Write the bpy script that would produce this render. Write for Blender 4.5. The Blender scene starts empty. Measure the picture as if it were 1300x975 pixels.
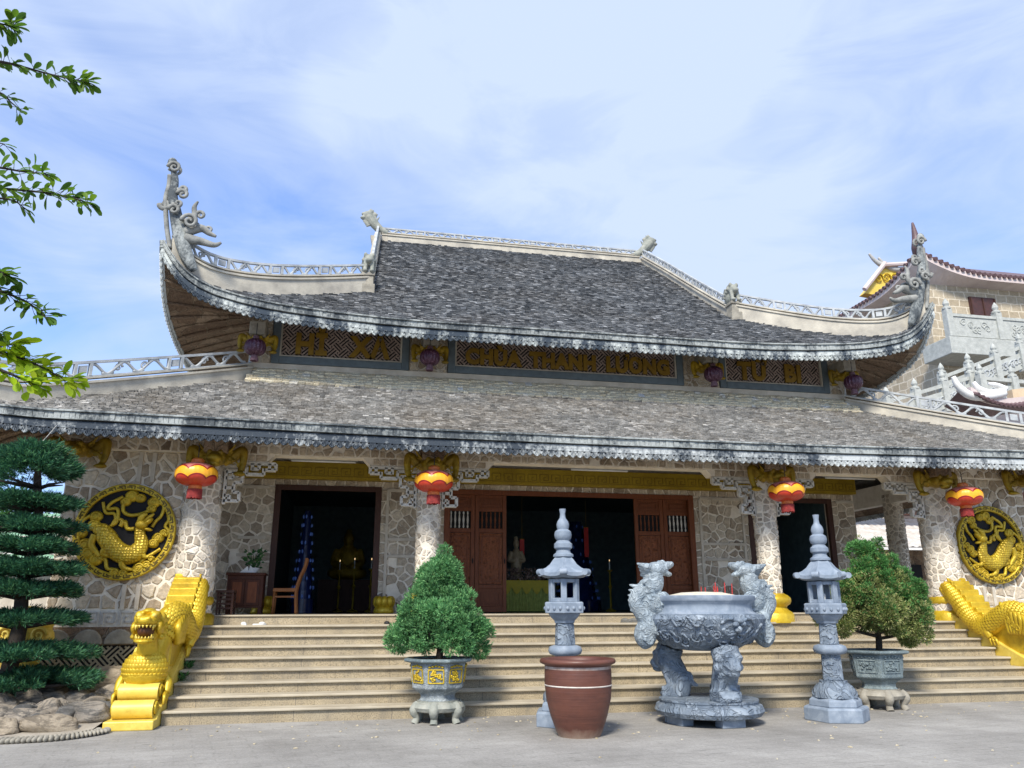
import bpy, bmesh, math, random
from math import sin, cos, pi, radians as R, atan2, sqrt
from mathutils import Vector as V, Matrix, noise, Euler
random.seed(11)
scene = bpy.context.scene
COL = scene.collection
XC = 4.93                       # centre line of the temple (camera stands at x = 0)

# ------------------------------------------------------------------ mesh builder
def worldloc(o):
    p = V((0, 0, 0))
    while o is not None:
        p += o.location; o = o.parent
    return p

class MB:
    def __init__(s): s.v = []; s.f = []
    def add(s, vs, fs):
        b = len(s.v); s.v += [tuple(v) for v in vs]
        s.f += [tuple(i + b for i in f) for f in fs]
    def box(s, x0, x1, y0, y1, z0, z1, m=None):
        if x0 > x1: x0, x1 = x1, x0
        if y0 > y1: y0, y1 = y1, y0
        if z0 > z1: z0, z1 = z1, z0
        vs = [(x0, y0, z0), (x1, y0, z0), (x1, y1, z0), (x0, y1, z0), (x0, y0, z1), (x1, y0, z1), (x1, y1, z1), (x0, y1, z1)]
        fs = [(3, 2, 1, 0), (4, 5, 6, 7), (0, 1, 5, 4), (1, 2, 6, 5), (2, 3, 7, 6), (3, 0, 4, 7)]
        if m is not None: vs = [m @ V(v) for v in vs]
        s.add(vs, fs)
    def bar(s, a, b, w, t, nrm=V((0, -1, 0))):
        """a flat bar from a to b, width w in the plane with normal nrm, thickness t along nrm"""
        a = V(a); b = V(b); d = (b - a)
        if d.length < 1e-6: return
        d.normalize(); sd = d.cross(nrm).normalized() * (w / 2); n = nrm * t
        vs = [a - sd, a + sd, b + sd, b - sd]
        vs = vs + [p + n for p in vs]
        s.add(vs, [(3, 2, 1, 0), (4, 5, 6, 7), (0, 1, 5, 4), (1, 2, 6, 5), (2, 3, 7, 6), (3, 0, 4, 7)])
    def tube(s, pts, r, n=8, cap=True, sq=1.0, ref=None):
        pts = [V(p) for p in pts]; k = len(pts)
        rr = r if isinstance(r, (list, tuple)) else [r] * k
        vs = []; fs = []
        t0 = (pts[1] - pts[0]).normalized()
        u = V(ref) if ref else (V((0, 0, 1)) if abs(t0.z) < .9 else V((1, 0, 0)))
        for i, p in enumerate(pts):
            t = (pts[min(i + 1, k - 1)] - pts[max(i - 1, 0)])
            t = t.normalized() if t.length > 1e-9 else t0
            u = u - t * u.dot(t)
            u = u.normalized() if u.length > 1e-6 else t.orthogonal().normalized()
            w = t.cross(u)
            for j in range(n):
                a = 2 * pi * j / n
                vs.append(p + u * (rr[i] * cos(a)) + w * (rr[i] * sq * sin(a)))
        for i in range(k - 1):
            for j in range(n):
                fs.append((i * n + j, i * n + (j + 1) % n, (i + 1) * n + (j + 1) % n, (i + 1) * n + j))
        if cap:
            fs.append(tuple(range(n - 1, -1, -1))); fs.append(tuple((k - 1) * n + j for j in range(n)))
        s.add(vs, fs)
    def lathe(s, prof, c=(0, 0, 0), n=24, a0=0.0, cap=True, sx=1, sy=1):
        vs = []; fs = []; k = len(prof)
        for (r, z) in prof:
            for j in range(n):
                a = a0 + 2 * pi * j / n
                vs.append((c[0] + r * cos(a) * sx, c[1] + r * sin(a) * sy, c[2] + z))
        for i in range(k - 1):
            for j in range(n):
                fs.append((i * n + j, i * n + (j + 1) % n, (i + 1) * n + (j + 1) % n, (i + 1) * n + j))
        if cap:
            fs.append(tuple(range(n - 1, -1, -1))); fs.append(tuple((k - 1) * n + j for j in range(n)))
        s.add(vs, fs)
    def ell(s, c, r, nu=12, nv=8, rot=None):
        c = V(c); r = (r, r, r) if not isinstance(r, (list, tuple)) else r
        vs = [V((0, 0, -r[2]))]; fs = []
        for i in range(1, nv):
            th = -pi / 2 + pi * i / nv
            for j in range(nu):
                a = 2 * pi * j / nu
                vs.append(V((r[0] * cos(th) * cos(a), r[1] * cos(th) * sin(a), r[2] * sin(th))))
        vs.append(V((0, 0, r[2])))
        for j in range(nu): fs.append((0, 1 + (j + 1) % nu, 1 + j))
        for i in range(nv - 2):
            for j in range(nu):
                b = 1 + i * nu
                fs.append((b + j, b + (j + 1) % nu, b + nu + (j + 1) % nu, b + nu + j))
        t = len(vs) - 1; b = 1 + (nv - 2) * nu
        for j in range(nu): fs.append((b + j, b + (j + 1) % nu, t))
        if rot is not None: vs = [rot @ v for v in vs]
        s.add([v + c for v in vs], fs)
    def prism(s, poly, o, u, v, w):
        """polygon (list of 2-D points) in frame o,u,v extruded by vector w"""
        o = V(o); u = V(u); v = V(v); w = V(w); n = len(poly)
        a = [o + u * p[0] + v * p[1] for p in poly]
        vs = a + [p + w for p in a]
        fs = [tuple(range(n - 1, -1, -1)), tuple(range(n, 2 * n))] + [(i, (i + 1) % n, n + (i + 1) % n, n + i) for i in range(n)]
        s.add(vs, fs)
    def ribbon(s, pts, t, z0, z1, off=0.0, side=None):
        """wall-like strip along pts: thickness t, from z0 to z1 above the path; off shifts it sideways"""
        pts = [V(p) for p in pts]; k = len(pts); vs = []; fs = []
        for i, p in enumerate(pts):
            d = pts[min(i + 1, k - 1)] - pts[max(i - 1, 0)]; d.z = 0
            if d.length < 1e-6: d = V((1, 0, 0))
            d.normalize(); nrm = V((d.y, -d.x, 0))
            c = p + nrm * off
            for (a, z) in ((-t / 2, z0), (t / 2, z0), (t / 2, z1), (-t / 2, z1)):
                vs.append(c + nrm * a + V((0, 0, z)))
        for i in range(k - 1):
            for j in range(4):
                fs.append((i * 4 + j, i * 4 + (j + 1) % 4, i * 4 + 4 + (j + 1) % 4, i * 4 + 4 + j))
        fs += [(3, 2, 1, 0), tuple(4 * (k - 1) + j for j in range(4))]
        s.add(vs, fs)
    def spiral(s, c, u, v, r0, turns, rt, n=22, sgn=1, ph=0.0):
        c = V(c); u = V(u); v = V(v); pts = []; rr = []
        for i in range(n):
            q = i / (n - 1); a = ph + sgn * 2 * pi * turns * q; r = r0 * (1 - .86 * q)
            pts.append(c + u * (r * cos(a)) + v * (r * sin(a))); rr.append(rt * (1 - .45 * q))
        s.tube(pts, rr, 6)
    def pieces(s):
        """loose islands gathered into pieces that stand apart from each other; None when there are too many"""
        n = len(s.v); up = list(range(n))
        def find(i):
            while up[i] != i: up[i] = up[up[i]]; i = up[i]
            return i
        for f in s.f:
            a = find(f[0])
            for i in f[1:]:
                b = find(i)
                if b != a: up[b] = a
        isl = {}
        for i in range(n): isl.setdefault(find(i), []).append(i)
        k = len(isl)
        if k < 2 or k > 110: return None
        keys = list(isl); box = []
        for r in keys:
            P = [s.v[i] for i in isl[r]]
            box.append(([min(p[c] for p in P) for c in range(3)], [max(p[c] for p in P) for c in range(3)]))
        g = list(range(k))
        def fg(i):
            while g[i] != i: i = g[i]
            return i
        for i in range(k):
            for j in range(i):
                (a0, a1), (b0, b1) = box[i], box[j]
                gap = sqrt(sum(max(0, a0[c] - b1[c], b0[c] - a1[c]) ** 2 for c in range(3)))
                if gap <= max(.02, .5 * max(max(a1[c] - a0[c] for c in range(3)), max(b1[c] - b0[c] for c in range(3)))): g[fg(i)] = fg(j)
        out = {}
        for i in range(k): out.setdefault(fg(i), []).append(keys[i])
        if len(out) < 2 or len(out) > 70: return None
        res = []
        which = {i: r for r in keys for i in isl[r]}
        for grp in out.values():
            gs = set(grp); m = MB(); mp = {}
            for f in s.f:
                if which[f[0]] in gs:
                    for i in f:
                        if i not in mp: mp[i] = len(m.v); m.v.append(s.v[i])
                    m.f.append(tuple(mp[i] for i in f))
            res.append(m)
        return res
    def build(s, name, mat, parent=None, smooth=False, remesh=0, rsm=4, fix=True, auto=False, bevel=0, each=True):
        if each and parent is not None:
            ps = s.pieces()
            if ps: return [m.build(name, mat, parent, smooth, remesh, rsm, fix, auto, bevel, False) for m in ps][0]
        o3 = worldloc(parent) if parent else V((0, 0, 0))
        me = bpy.data.meshes.new(name)
        me.from_pydata([(x - o3.x, y - o3.y, z - o3.z) for (x, y, z) in s.v], [], s.f)
        if fix:
            bm = bmesh.new(); bm.from_mesh(me); bmesh.ops.recalc_face_normals(bm, faces=bm.faces[:]); bm.to_mesh(me); bm.free()
        me.materials.append(mat)
        if smooth: me.polygons.foreach_set('use_smooth', [True] * len(me.polygons))
        o = bpy.data.objects.new(name, me); COL.objects.link(o)
        if parent: o.parent = parent
        if auto and smooth:
            try: me.set_sharp_from_angle(angle=R(40))
            except Exception: pass
        if bevel:
            m = o.modifiers.new('b', 'BEVEL'); m.width = bevel; m.segments = 2; m.limit_method = 'ANGLE'; m.angle_limit = R(40)
        if remesh:
            m = o.modifiers.new('r', 'REMESH'); m.mode = 'VOXEL'; m.voxel_size = remesh; m.use_smooth_shade = True
            m2 = o.modifiers.new('s', 'SMOOTH'); m2.iterations = rsm; m2.factor = .5
        return o

def thing(name, label, cat, loc=(0, 0, 0), group=None):
    o = bpy.data.objects.new(name, None); o.empty_display_size = .2; COL.objects.link(o)
    o.location = loc; return tag(o, label, cat, group)
def tag(o, label=None, cat=None, group=None, kind=None):
    if label: o['label'] = label
    if cat: o['category'] = cat
    if group: o['group'] = group
    if kind: o['kind'] = kind
    return o
def kids(o): return [c for c in COL.objects if c.parent == o]
def dup(o, loc=None, rz=None, label=None, mirror=False):
    def cp(a, par):
        c = a.copy(); COL.objects.link(c); c.parent = par
        for k in kids(a): cp(k, c)
        return c
    c = cp(o, o.parent)
    if loc is not None: c.location = loc
    if rz is not None: c.rotation_euler = (0, 0, rz)
    if mirror: c.scale = (-c.scale[0], c.scale[1], c.scale[2])
    if label: c['label'] = label
    return c
def smoothpath(pts, n=6):
    """Catmull-Rom through pts"""
    P = [V(p) for p in pts]; out = []
    for i in range(len(P) - 1):
        a = P[max(i - 1, 0)]; b = P[i]; c = P[i + 1]; d = P[min(i + 2, len(P) - 1)]
        for k in range(n):
            t = k / n
            out.append(.5 * ((2 * b) + (c - a) * t + (2 * a - 5 * b + 4 * c - d) * t * t + (3 * b - a - 3 * c + d) * t ** 3))
    out.append(P[-1]); return out
def lerp(tab, x):
    if x <= tab[0][0]: return tab[0][1]
    for (a, b) in zip(tab, tab[1:]):
        if x <= b[0]: return a[1] + (b[1] - a[1]) * (x - a[0]) / (b[0] - a[0])
    return tab[-1][1]
def lerps(vals, n):
    """resample a list of radii to n values"""
    k = len(vals) - 1
    return [lerp(list(enumerate(vals)), i * k / (n - 1)) for i in range(n)]

# ------------------------------------------------------------------ materials
class NT:
    def __init__(s, name):
        s.m = bpy.data.materials.new(name); s.m.use_nodes = True
        s.t = s.m.node_tree; s.t.nodes.clear()
        s.out = s.n('ShaderNodeOutputMaterial'); s.b = s.n('ShaderNodeBsdfPrincipled')
        s.l(s.b.outputs[0], s.out.inputs[0]); s.tc = s.n('ShaderNodeTexCoord')
        s.co = s.tc.outputs['Object']
    def n(s, t, **k):
        x = s.t.nodes.new(t)
        for a, b in k.items(): setattr(x, a, b)
        return x
    def l(s, a, b): s.t.links.new(a, b)
    def set(s, sock, val):
        if hasattr(val, 'is_output') or isinstance(val, bpy.types.NodeSocket): s.l(val, sock)
        else: sock.default_value = val
    def map(s, sc=(1, 1, 1), rot=(0, 0, 0), co=None):
        x = s.n('ShaderNodeMapping'); x.inputs['Scale'].default_value = sc; x.inputs['Rotation'].default_value = rot
        s.l(co or s.co, x.inputs[0]); return x.outputs[0]
    def noise(s, scale, detail=4, rough=.55, co=None, dist=0):
        x = s.n('ShaderNodeTexNoise'); x.inputs['Scale'].default_value = scale; x.inputs['Detail'].default_value = detail
        x.inputs['Roughness'].default_value = rough; x.inputs['Distortion'].default_value = dist
        s.l(co or s.co, x.inputs[0]); return x.outputs[0]
    def voro(s, scale, feat='F1', co=None, rnd=1.0):
        x = s.n('ShaderNodeTexVoronoi', feature=feat); x.inputs['Scale'].default_value = scale; x.inputs['Randomness'].default_value = rnd
        s.l(co or s.co, x.inputs[0]); return x
    def ramp(s, fac, stops, interp='LINEAR'):
        x = s.n('ShaderNodeValToRGB'); x.color_ramp.interpolation = interp
        e = x.color_ramp.elements
        while len(e) < len(stops): e.new(.5)
        for el, (p, c) in zip(e, stops):
            el.position = p; el.color = (c, c, c, 1) if not isinstance(c, (tuple, list)) else (*c, 1)
        s.set(x.inputs[0], fac); return x.outputs[0]
    def mix(s, fac, a, b, mode='MIX'):
        x = s.n('ShaderNodeMix', data_type='RGBA', blend_type=mode)
        for sk, v in ((x.inputs[0], fac), (x.inputs[6], a), (x.inputs[7], b)):
            if isinstance(v, (tuple, list)): sk.default_value = (*v[:3], 1)
            elif isinstance(v, (int, float)): sk.default_value = v if sk.type == 'VALUE' else (v, v, v, 1)
            else: s.l(v, sk)
        return x.outputs[2]
    def math(s, op, a, b=0.0, c=0.0):
        x = s.n('ShaderNodeMath', operation=op)
        for sk, v in zip(x.inputs, (a, b, c)): s.set(sk, v)
        return x.outputs[0]
    def bump(s, h, strength=.4, dist=.02, prev=None):
        x = s.n('ShaderNodeBump'); x.inputs['Strength'].default_value = strength; x.inputs['Distance'].default_value = dist
        s.l(h, x.inputs['Height'])
        if prev is not None: s.l(prev, x.inputs['Normal'])
        s.l(x.outputs[0], s.b.inputs['Normal']); return x.outputs[0]
    def fin(s, col, rough=.7, metal=0.0, spec=.5):
        s.set(s.b.inputs['Base Color'], (*col, 1) if isinstance(col, tuple) else col)
        s.set(s.b.inputs['Roughness'], rough); s.b.inputs['Metallic'].default_value = metal
        s.b.inputs['Specular IOR Level'].default_value = spec
        return s.m
    def island(s): return s.n('ShaderNodeNewGeometry').outputs['Random Per Island']

def simple(name, c, c2=None, rough=.7, metal=0, sc=6, bump=0, bsc=30, spec=.5, bd=.02):
    t = NT(name)
    c2 = c2 or tuple(x * .72 for x in c)
    f = t.ramp(t.noise(sc, 6, .6), [(.3, 0), (.7, 1)])
    col = t.mix(f, c2, c)
    if bump: t.bump(t.noise(bsc, 5), bump, bd)
    return t.fin(col, rough, metal, spec)

def stone_mat(name, scale, mortar, s1, s2, s3, w, bump=.6, warp=.25):
    t = NT(name)
    wn = t.n('ShaderNodeTexNoise'); wn.inputs['Scale'].default_value = scale * .9; wn.inputs['Detail'].default_value = 3; t.l(t.co, wn.inputs[0])
    add = t.n('ShaderNodeVectorMath', operation='MULTIPLY_ADD'); t.l(wn.outputs[1], add.inputs[0])
    add.inputs[1].default_value = (warp,) * 3; t.l(t.co, add.inputs[2])
    vf = t.voro(scale, 'F1', add.outputs[0]); ve = t.voro(scale, 'DISTANCE_TO_EDGE', add.outputs[0])
    sep = t.n('ShaderNodeSeparateColor'); t.l(vf.outputs['Color'], sep.inputs[0])
    cell = t.ramp(sep.outputs[0], [(.0, s1), (.5, s2), (1, s3)])
    grain = t.ramp(t.noise(16, 8, .68), [(.3, .68), (.7, 1.3)])
    cell = t.mix(1.0, cell, grain, 'MULTIPLY')
    en = t.math('ADD', ve.outputs[0], t.math('MULTIPLY', t.math('SUBTRACT', t.noise(11, 4), .5), w * 2.2))
    msk = t.ramp(en, [(w * .55, 0), (w * 1.15, 1)])
    mcol = t.mix(t.noise(9, 5), tuple(x * .68 for x in mortar), mortar)
    col = t.mix(msk, mcol, cell)
    hgt = t.math('ADD', t.math('MULTIPLY', msk, -.55), t.math('MULTIPLY', t.noise(22, 8, .7), .9))
    t.bump(hgt, min(1, bump * 1.4), .075)
    return t.fin(col, .9, 0, .25)

M = {}
M['stone'] = stone_mat('fieldstone_wall', 3.9, (.88, .83, .73), (.29, .225, .155), (.47, .39, .285), (.66, .575, .44), .09)
M['stone_in'] = stone_mat('inner_fieldstone_wall', 4.4, (.70, .64, .54), (.28, .22, .15), (.43, .355, .255), (.57, .485, .365), .055)
M['colstone'] = stone_mat('column_pebble_stone', 8.5, (.88, .85, .78), (.26, .22, .17), (.46, .41, .34), (.68, .63, .55), .17, .8)
M['soffit'] = stone_mat('rough_brown_soffit', 2.0, (.36, .27, .185), (.20, .135, .09), (.30, .21, .14), (.42, .31, .215), .03, 1.0, .6)
M['plaster'] = simple('pale_plaster', (.62, .57, .48), (.42, .37, .30), .85, 0, 3.5, .25, 40)
M['fret'] = simple('whitewashed_fretwork', (.72, .70, .64), (.45, .42, .36), .8, 0, 14, .2, 60)
M['key'] = simple('key_relief_plaster', (.52, .51, .48), (.36, .35, .33), .8, 0, 8, .2, 50)
M['cream'] = simple('weathered_cream_plaster', (.56, .52, .43), (.30, .28, .24), .85, 0, 2.2, .3, 30)
M['rail'] = simple('weathered_white_rail', (.50, .525, .53), (.24, .26, .28), .8, 0, 3.5, .25, 40)
M['hornrim'] = simple('weathered_horn_trim', (.33, .335, .315), (.12, .125, .12), .85, 0, 6, .3, 30)
M['slate'] = simple('grey_blue_frame', (.115, .15, .17), (.075, .10, .115), .6, 0, 6, .1, 40)
M['dark'] = simple('painted_recess_dark', (.012, .012, .014), None, .9)  # near-black backing; in openings it stands in for deep shade
M['lattice'] = simple('worn_brown_lattice', (.40, .32, .27), (.16, .115, .10), .75, 0, 18)
M['lattice2'] = simple('ivory_black_lattice', (.48, .42, .29), (.28, .24, .16), .75, 0, 18)
M['wood'] = None

def gold_mat(name, c, c2, rough, bump, bsc, metal=.35, scales=False, sbump=.6):
    t = NT(name)
    f = t.ramp(t.noise(3.2, 6, .62), [(.28, 0), (.66, 1)])
    col = t.mix(f, c2, c)
    if scales:
        v = t.voro(scales, 'F1', None, .35)
        t.bump(v.outputs['Distance'], sbump, .03)
        col = t.mix(t.ramp(v.outputs['Distance'], [(.35, 0), (.75, .55)]), col, tuple(x * .45 for x in c2))
    else:
        wear = t.ramp(t.noise(bsc * .55 + 3, 8, .72), [(.52, 0), (.74, .65)]); col = t.mix(wear, col, tuple(x * .62 for x in c2))
        if bump: t.bump(t.noise(bsc, 7, .65), bump, .025)
    return t.fin(col, rough, metal, .5)
M['gold'] = gold_mat('yellow_gold_paint', (.70, .50, .035), (.46, .29, .014), .36, .3, 14)
M['goldscale'] = gold_mat('scaled_gold_paint', (.80, .54, .04), (.50, .30, .012), .34, 0, 0, .4, 19.0, 1.0)
M['goldpale'] = gold_mat('pale_yellow_paint', (.78, .60, .12), (.64, .45, .06), .45, .08, 10, .1)
M['goldrelief'] = gold_mat('relief_gold_paint', (.64, .46, .03), (.38, .25, .012), .38, .5, 34)
M['goldreliefs'] = gold_mat('relief_gold_scales', (.64, .46, .03), (.38, .25, .012), .38, 0, 0, .35, 21.0, .7)
M['goldshaded'] = gold_mat('shaded_gold_paint', (.42, .28, .015), (.14, .085, .006), .4, .9, 16)  # darker copy of the gold for shaded parts, shade put into the colour
M['goldbeam'] = gold_mat('gold_beam', (.46, .32, .02), (.32, .21, .012), .5, .3, 30)
M['beaminlay'] = gold_mat('gold_beam_inlay', (.30, .205, .013), (.22, .15, .01), .5, 0, 0)
M['goldinlay'] = gold_mat('gold_key_inlay', (.13, .085, .008), (.08, .05, .005), .5, 0, 0)
M['letter'] = gold_mat('gold_lettering', (.25, .15, .014), (.17, .10, .008), .45, .1, 30, .25)

def wood_mat(name, c1, c2, rough=.38, carve=0, sc=1.0):
    t = NT(name)
    g = t.noise(5, 7, .6, t.map((9 * sc, 9 * sc, .8 * sc)), 1.2)
    col = t.mix(t.ramp(g, [(.3, 0), (.7, 1)]), c1, c2)
    if carve:
        v = t.voro(carve, 'SMOOTH_F1', t.map((1, 1, 1)), 1)
        w = t.noise(carve * .6, 3, .5, None, 2.5)
        h = t.math('ADD', v.outputs['Distance'], t.math('MULTIPLY', w, .8))
        t.bump(h, 1.0, .03)
        col = t.mix(t.ramp(h, [(.5, .55), (.8, 0)]), col, tuple(x * .35 for x in c1))
    else: t.bump(g, .15, .01)
    return t.fin(col, max(rough, .5), 0, .22)
M['wood'] = wood_mat('red_brown_lacquered_wood', (.115, .034, .014), (.215, .070, .027), .45)
M['carved'] = wood_mat('carved_red_brown_wood', (.15, .047, .02), (.27, .092, .038), .5, 15)
M['darkwood'] = wood_mat('dark_brown_wood', (.045, .022, .017), (.085, .04, .028))
M['cabwood'] = wood_mat('brown_cabinet_wood', (.042, .012, .007), (.10, .032, .014))
M['chairwood'] = wood_mat('orange_brown_chair_wood', (.20, .075, .025), (.34, .14, .05))

def tile_mat(name, dark, mid, light, brown=.35):
    t = NT(name)
    isl = t.island()
    col = t.ramp(isl, [(0, dark), (.3, mid), (.75, tuple((a * 1.4 + b) / 2.4 for a, b in zip(mid, light))), (.95, light), (1, tuple(min(.85, x * 1.45) for x in light))])
    gr = t.ramp(t.noise(26, 7, .7), [(.3, .45), (.7, 1.25)])
    col = t.mix(1.0, col, gr, 'MULTIPLY')
    big = t.ramp(t.noise(.55, 6, .65), [(.42, .0), (.68, 1)])
    col = t.mix(t.math('MULTIPLY', big, brown), col, (.17, .125, .075))
    big2 = t.ramp(t.noise(.9, 6, .7, t.map((1, 1, 1), (.3, 1.2, .7))), [(.5, 0), (.72, 1)])
    col = t.mix(t.math('MULTIPLY', big2, .5), col, tuple(x * .6 for x in dark))
    t.bump(t.noise(30, 6, .7), .5, .03)
    return t.fin(col, .92, 0, .2)
M['tile_up'] = tile_mat('mossy_grey_roof_tiles', (.085, .092, .10), (.155, .162, .170), (.29, .30, .31), .14)
M['tile_low'] = tile_mat('pale_grey_roof_tiles', (.20, .195, .182), (.32, .31, .288), (.48, .465, .435), .42)
M['juniper3'] = None
M['tile_cream'] = tile_mat('sheltered_cream_tiles', (.82, .71, .50), (.88, .78, .57), (.90, .83, .64), .05)

def fascia_mat(name, thr, light, dark, grad=0):
    t = NT(name)
    a = t.noise(1.6, 8, .72, t.map((1, 1, .45)))
    b = t.noise(14, 6, .7)
    f = t.math('ADD', t.math('MULTIPLY', a, .7), t.math('MULTIPLY', b, .36))
    if grad:
        sx = t.n('ShaderNodeSeparateXYZ'); t.l(t.co, sx.inputs[0]); f = t.math('ADD', f, t.math('MULTIPLY', sx.outputs[0], grad))
    col = t.mix(t.ramp(f, [(thr - .06, 0), (thr + .07, 1)]), dark, light)
    t.bump(t.noise(25, 6, .7), .6, .02)
    return t.fin(col, .85, 0, .3)
M['fascia_up'] = fascia_mat('stained_white_fascia', .56, (.55, .59, .57), (.04, .055, .075))
M['fascia_low'] = fascia_mat('blue_black_stained_fascia', .545, (.50, .53, .53), (.045, .058, .075), .006)
M['roll'] = fascia_mat('lichen_grey_eave_roll', .53, (.36, .385, .375), (.07, .082, .09))
M['sidefascia'] = fascia_mat('pale_corner_fascia', .43, (.55, .585, .58), (.17, .20, .22))

def terrazzo():
    t = NT('terrazzo_stair')
    col = t.ramp(t.noise(.9, 6, .7), [(.3, (.285, .23, .145)), (.7, (.41, .345, .235))])
    sp = t.ramp(t.noise(55, 3, .7), [(.38, .55), (.5, 1), (.62, 1.12)])
    col = t.mix(1.0, col, sp, 'MULTIPLY')
    drip = t.ramp(t.noise(2.2, 6, .72, t.map((1, 1, .3))), [(.47, 0), (.68, .75)])
    col = t.mix(drip, col, (.19, .165, .125))
    # joints between slabs
    br = t.n('ShaderNodeSeparateXYZ'); t.l(t.co, br.inputs[0])
    fr = t.math('FRACT', t.math('MULTIPLY', br.outputs[0], .71))
    jt = t.ramp(fr, [(.0, 1), (.004, 1), (.007, 0)])
    col = t.mix(jt, col, (.13, .11, .09))
    t.bump(t.noise(50, 4), .12, .01)
    return t.fin(col, .6, 0, .4)
M['riser'] = terrazzo()
M['tread'] = simple('pale_tread_slab', (.49, .435, .33), (.32, .275, .20), .65, 0, 1.6, .1, 50)

def ground_mat():
    t = NT('grey_courtyard_paving')
    col = t.ramp(t.noise(.55, 8, .68), [(.30, (.21, .20, .183)), (.52, (.31, .297, .275)), (.74, (.42, .405, .375))])
    fine = t.ramp(t.noise(30, 8, .75), [(.3, .72), (.7, 1.16)])
    col = t.mix(1.0, col, fine, 'MULTIPLY')
    st = t.ramp(t.noise(2.4, 7, .7, t.map((.5, 1.6, 1))), [(.52, 0), (.75, .55)])
    col = t.mix(st, col, (.19, .18, .165))
    sp = t.ramp(t.noise(75, 2, .6), [(.66, 0), (.72, .75)])
    col = t.mix(sp, col, (.62, .58, .47))
    dash = t.ramp(t.noise(7, 3, .6, t.map((.45, 2.6, 1), (0, 0, -.2))), [(.655, 0), (.69, .7)]); col = t.mix(dash, col, (.085, .08, .072))
    bk = t.n('ShaderNodeTexBrick'); bk.inputs['Scale'].default_value = 1.0; bk.inputs['Mortar Size'].default_value = .012
    bk.inputs['Brick Width'].default_value = .42; bk.inputs['Row Height'].default_value = .21
    bk.inputs['Color1'].default_value = (1, 1, 1, 1); bk.inputs['Color2'].default_value = (.84, .84, .84, 1); bk.inputs['Mortar'].default_value = (.5, .5, .48, 1)
    t.l(t.map((1, 1, 1), (0, 0, -.2)), bk.inputs[0])
    col = t.mix(.22, col, t.mix(1.0, col, bk.outputs[0], 'MULTIPLY'))
    h = t.math('ADD', t.math('MULTIPLY', bk.outputs['Fac'], -.25), t.noise(45, 7, .7))
    t.bump(h, .35, .015)
    return t.fin(col, .85, 0, .3)
M['ground'] = ground_mat()
M['soil'] = simple('sandy_bed_soil', (.42, .38, .31), (.24, .21, .17), .95, 0, 3, .6, 30)

def carved_stone(name, c1, c2, c3, bump, bsc, swirl=2.2):
    t = NT(name)
    col = t.ramp(t.noise(5.0, 7, .66, None, .6), [(.3, c2), (.55, c1), (.75, c3)])
    # grooves of the carving: their shade put into the colour as darker bands
    w = t.noise(bsc, 3, .5, None, swirl)
    groove = t.ramp(w, [(.40, 0), (.47, 1), (.53, 1), (.6, 0)])
    col = t.mix(t.math('MULTIPLY', groove, .35 if bump else 0), col, tuple(x * .5 for x in c2))
    if bump: t.bump(t.math('ADD', t.math('MULTIPLY', groove, -1), t.math('MULTIPLY', t.noise(60, 4), .25)), bump, .02)
    else: t.bump(t.noise(40, 5), .2, .008)
    return t.fin(col, .62, 0, .4)
M['bluestone'] = carved_stone('plain_blue_grey_stone', (.225, .27, .33), (.14, .18, .235), (.34, .385, .44), 0, 5)
M['bluecarve'] = carved_stone('carved_blue_grey_stone', (.225, .272, .328), (.115, .155, .21), (.35, .40, .45), 1.0, 3.6)
M['paleblue'] = carved_stone('carved_pale_blue_stone', (.33, .385, .42), (.19, .245, .295), (.46, .51, .535), .8, 6)
M['planterblue'] = carved_stone('glazed_slate_planter', (.30, .34, .355), (.13, .165, .19), (.50, .53, .52), .5, 12)
M['planterdark'] = carved_stone('mossy_slate_planter', (.20, .25, .26), (.11, .15, .17), (.32, .37, .37), .35, 12)
M['footstone'] = simple('mossy_foot_stone', (.36, .36, .31), (.17, .19, .17), .85, 0, 6, .5, 20)
M['footstone2'] = simple('tan_foot_stone', (.36, .335, .275), (.19, .175, .145), .85, 0, 6, .5, 20)
def pot_mat():
    t = NT('brown_terracotta')
    sep = t.n('ShaderNodeSeparateXYZ'); t.l(t.co, sep.inputs[0])
    base = t.mix(t.ramp(t.noise(1.8, 6, .65, t.map((1, 1, 3))), [(.3, 0), (.7, 1)]), (.075, .027, .019), (.14, .05, .031))
    low = t.ramp(t.math('ADD', sep.outputs[2], t.math('MULTIPLY', t.noise(7, 5, .7), .16)), [(.07, 1), (.2, 0)])
    col = t.mix(t.math('MULTIPLY', low, .7), base, (.33, .25, .19))
    rings = t.noise(3, 3, .5, t.map((.3, .3, 22)))
    t.bump(rings, .18, .02)
    return t.fin(col, t.ramp(t.noise(4, 4), [(.3, .38), (.7, .6)]), 0, .5)
M['pot'] = pot_mat()
M['potband'] = simple('whitish_glaze_band', (.50, .45, .41), (.22, .13, .10), .6, 0, 7)
M['rock'] = None
def rock_mat(name, a, b):
    t = NT(name)
    oi = t.n('ShaderNodeObjectInfo').outputs['Random']
    c = t.mix(oi, a, b)
    vein = t.ramp(t.noise(2.2, 9, .75, t.map((1, 1, 3.5), (.4, .3, 0)), 1.2), [(.44, .75), (.5, 0), (.62, .0), (.7, .5)]); c = t.mix(vein, c, tuple(x * .45 for x in a))
    v = t.ramp(t.noise(3.5, 8, .68), [(.3, .6), (.7, 1.25)])
    c = t.mix(1.0, c, v, 'MULTIPLY')
    t.bump(t.noise(9, 9, .75), .9, .06)
    return t.fin(c, .9, 0, .25)
M['rock'] = rock_mat('river_boulder', (.17, .17, .165), (.40, .34, .265))
M['rocktan'] = rock_mat('tan_boulder', (.34, .285, .215), (.38, .32, .24))
M['rockgrey'] = rock_mat('grey_boulder', (.27, .27, .265), (.31, .305, .29))

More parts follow.
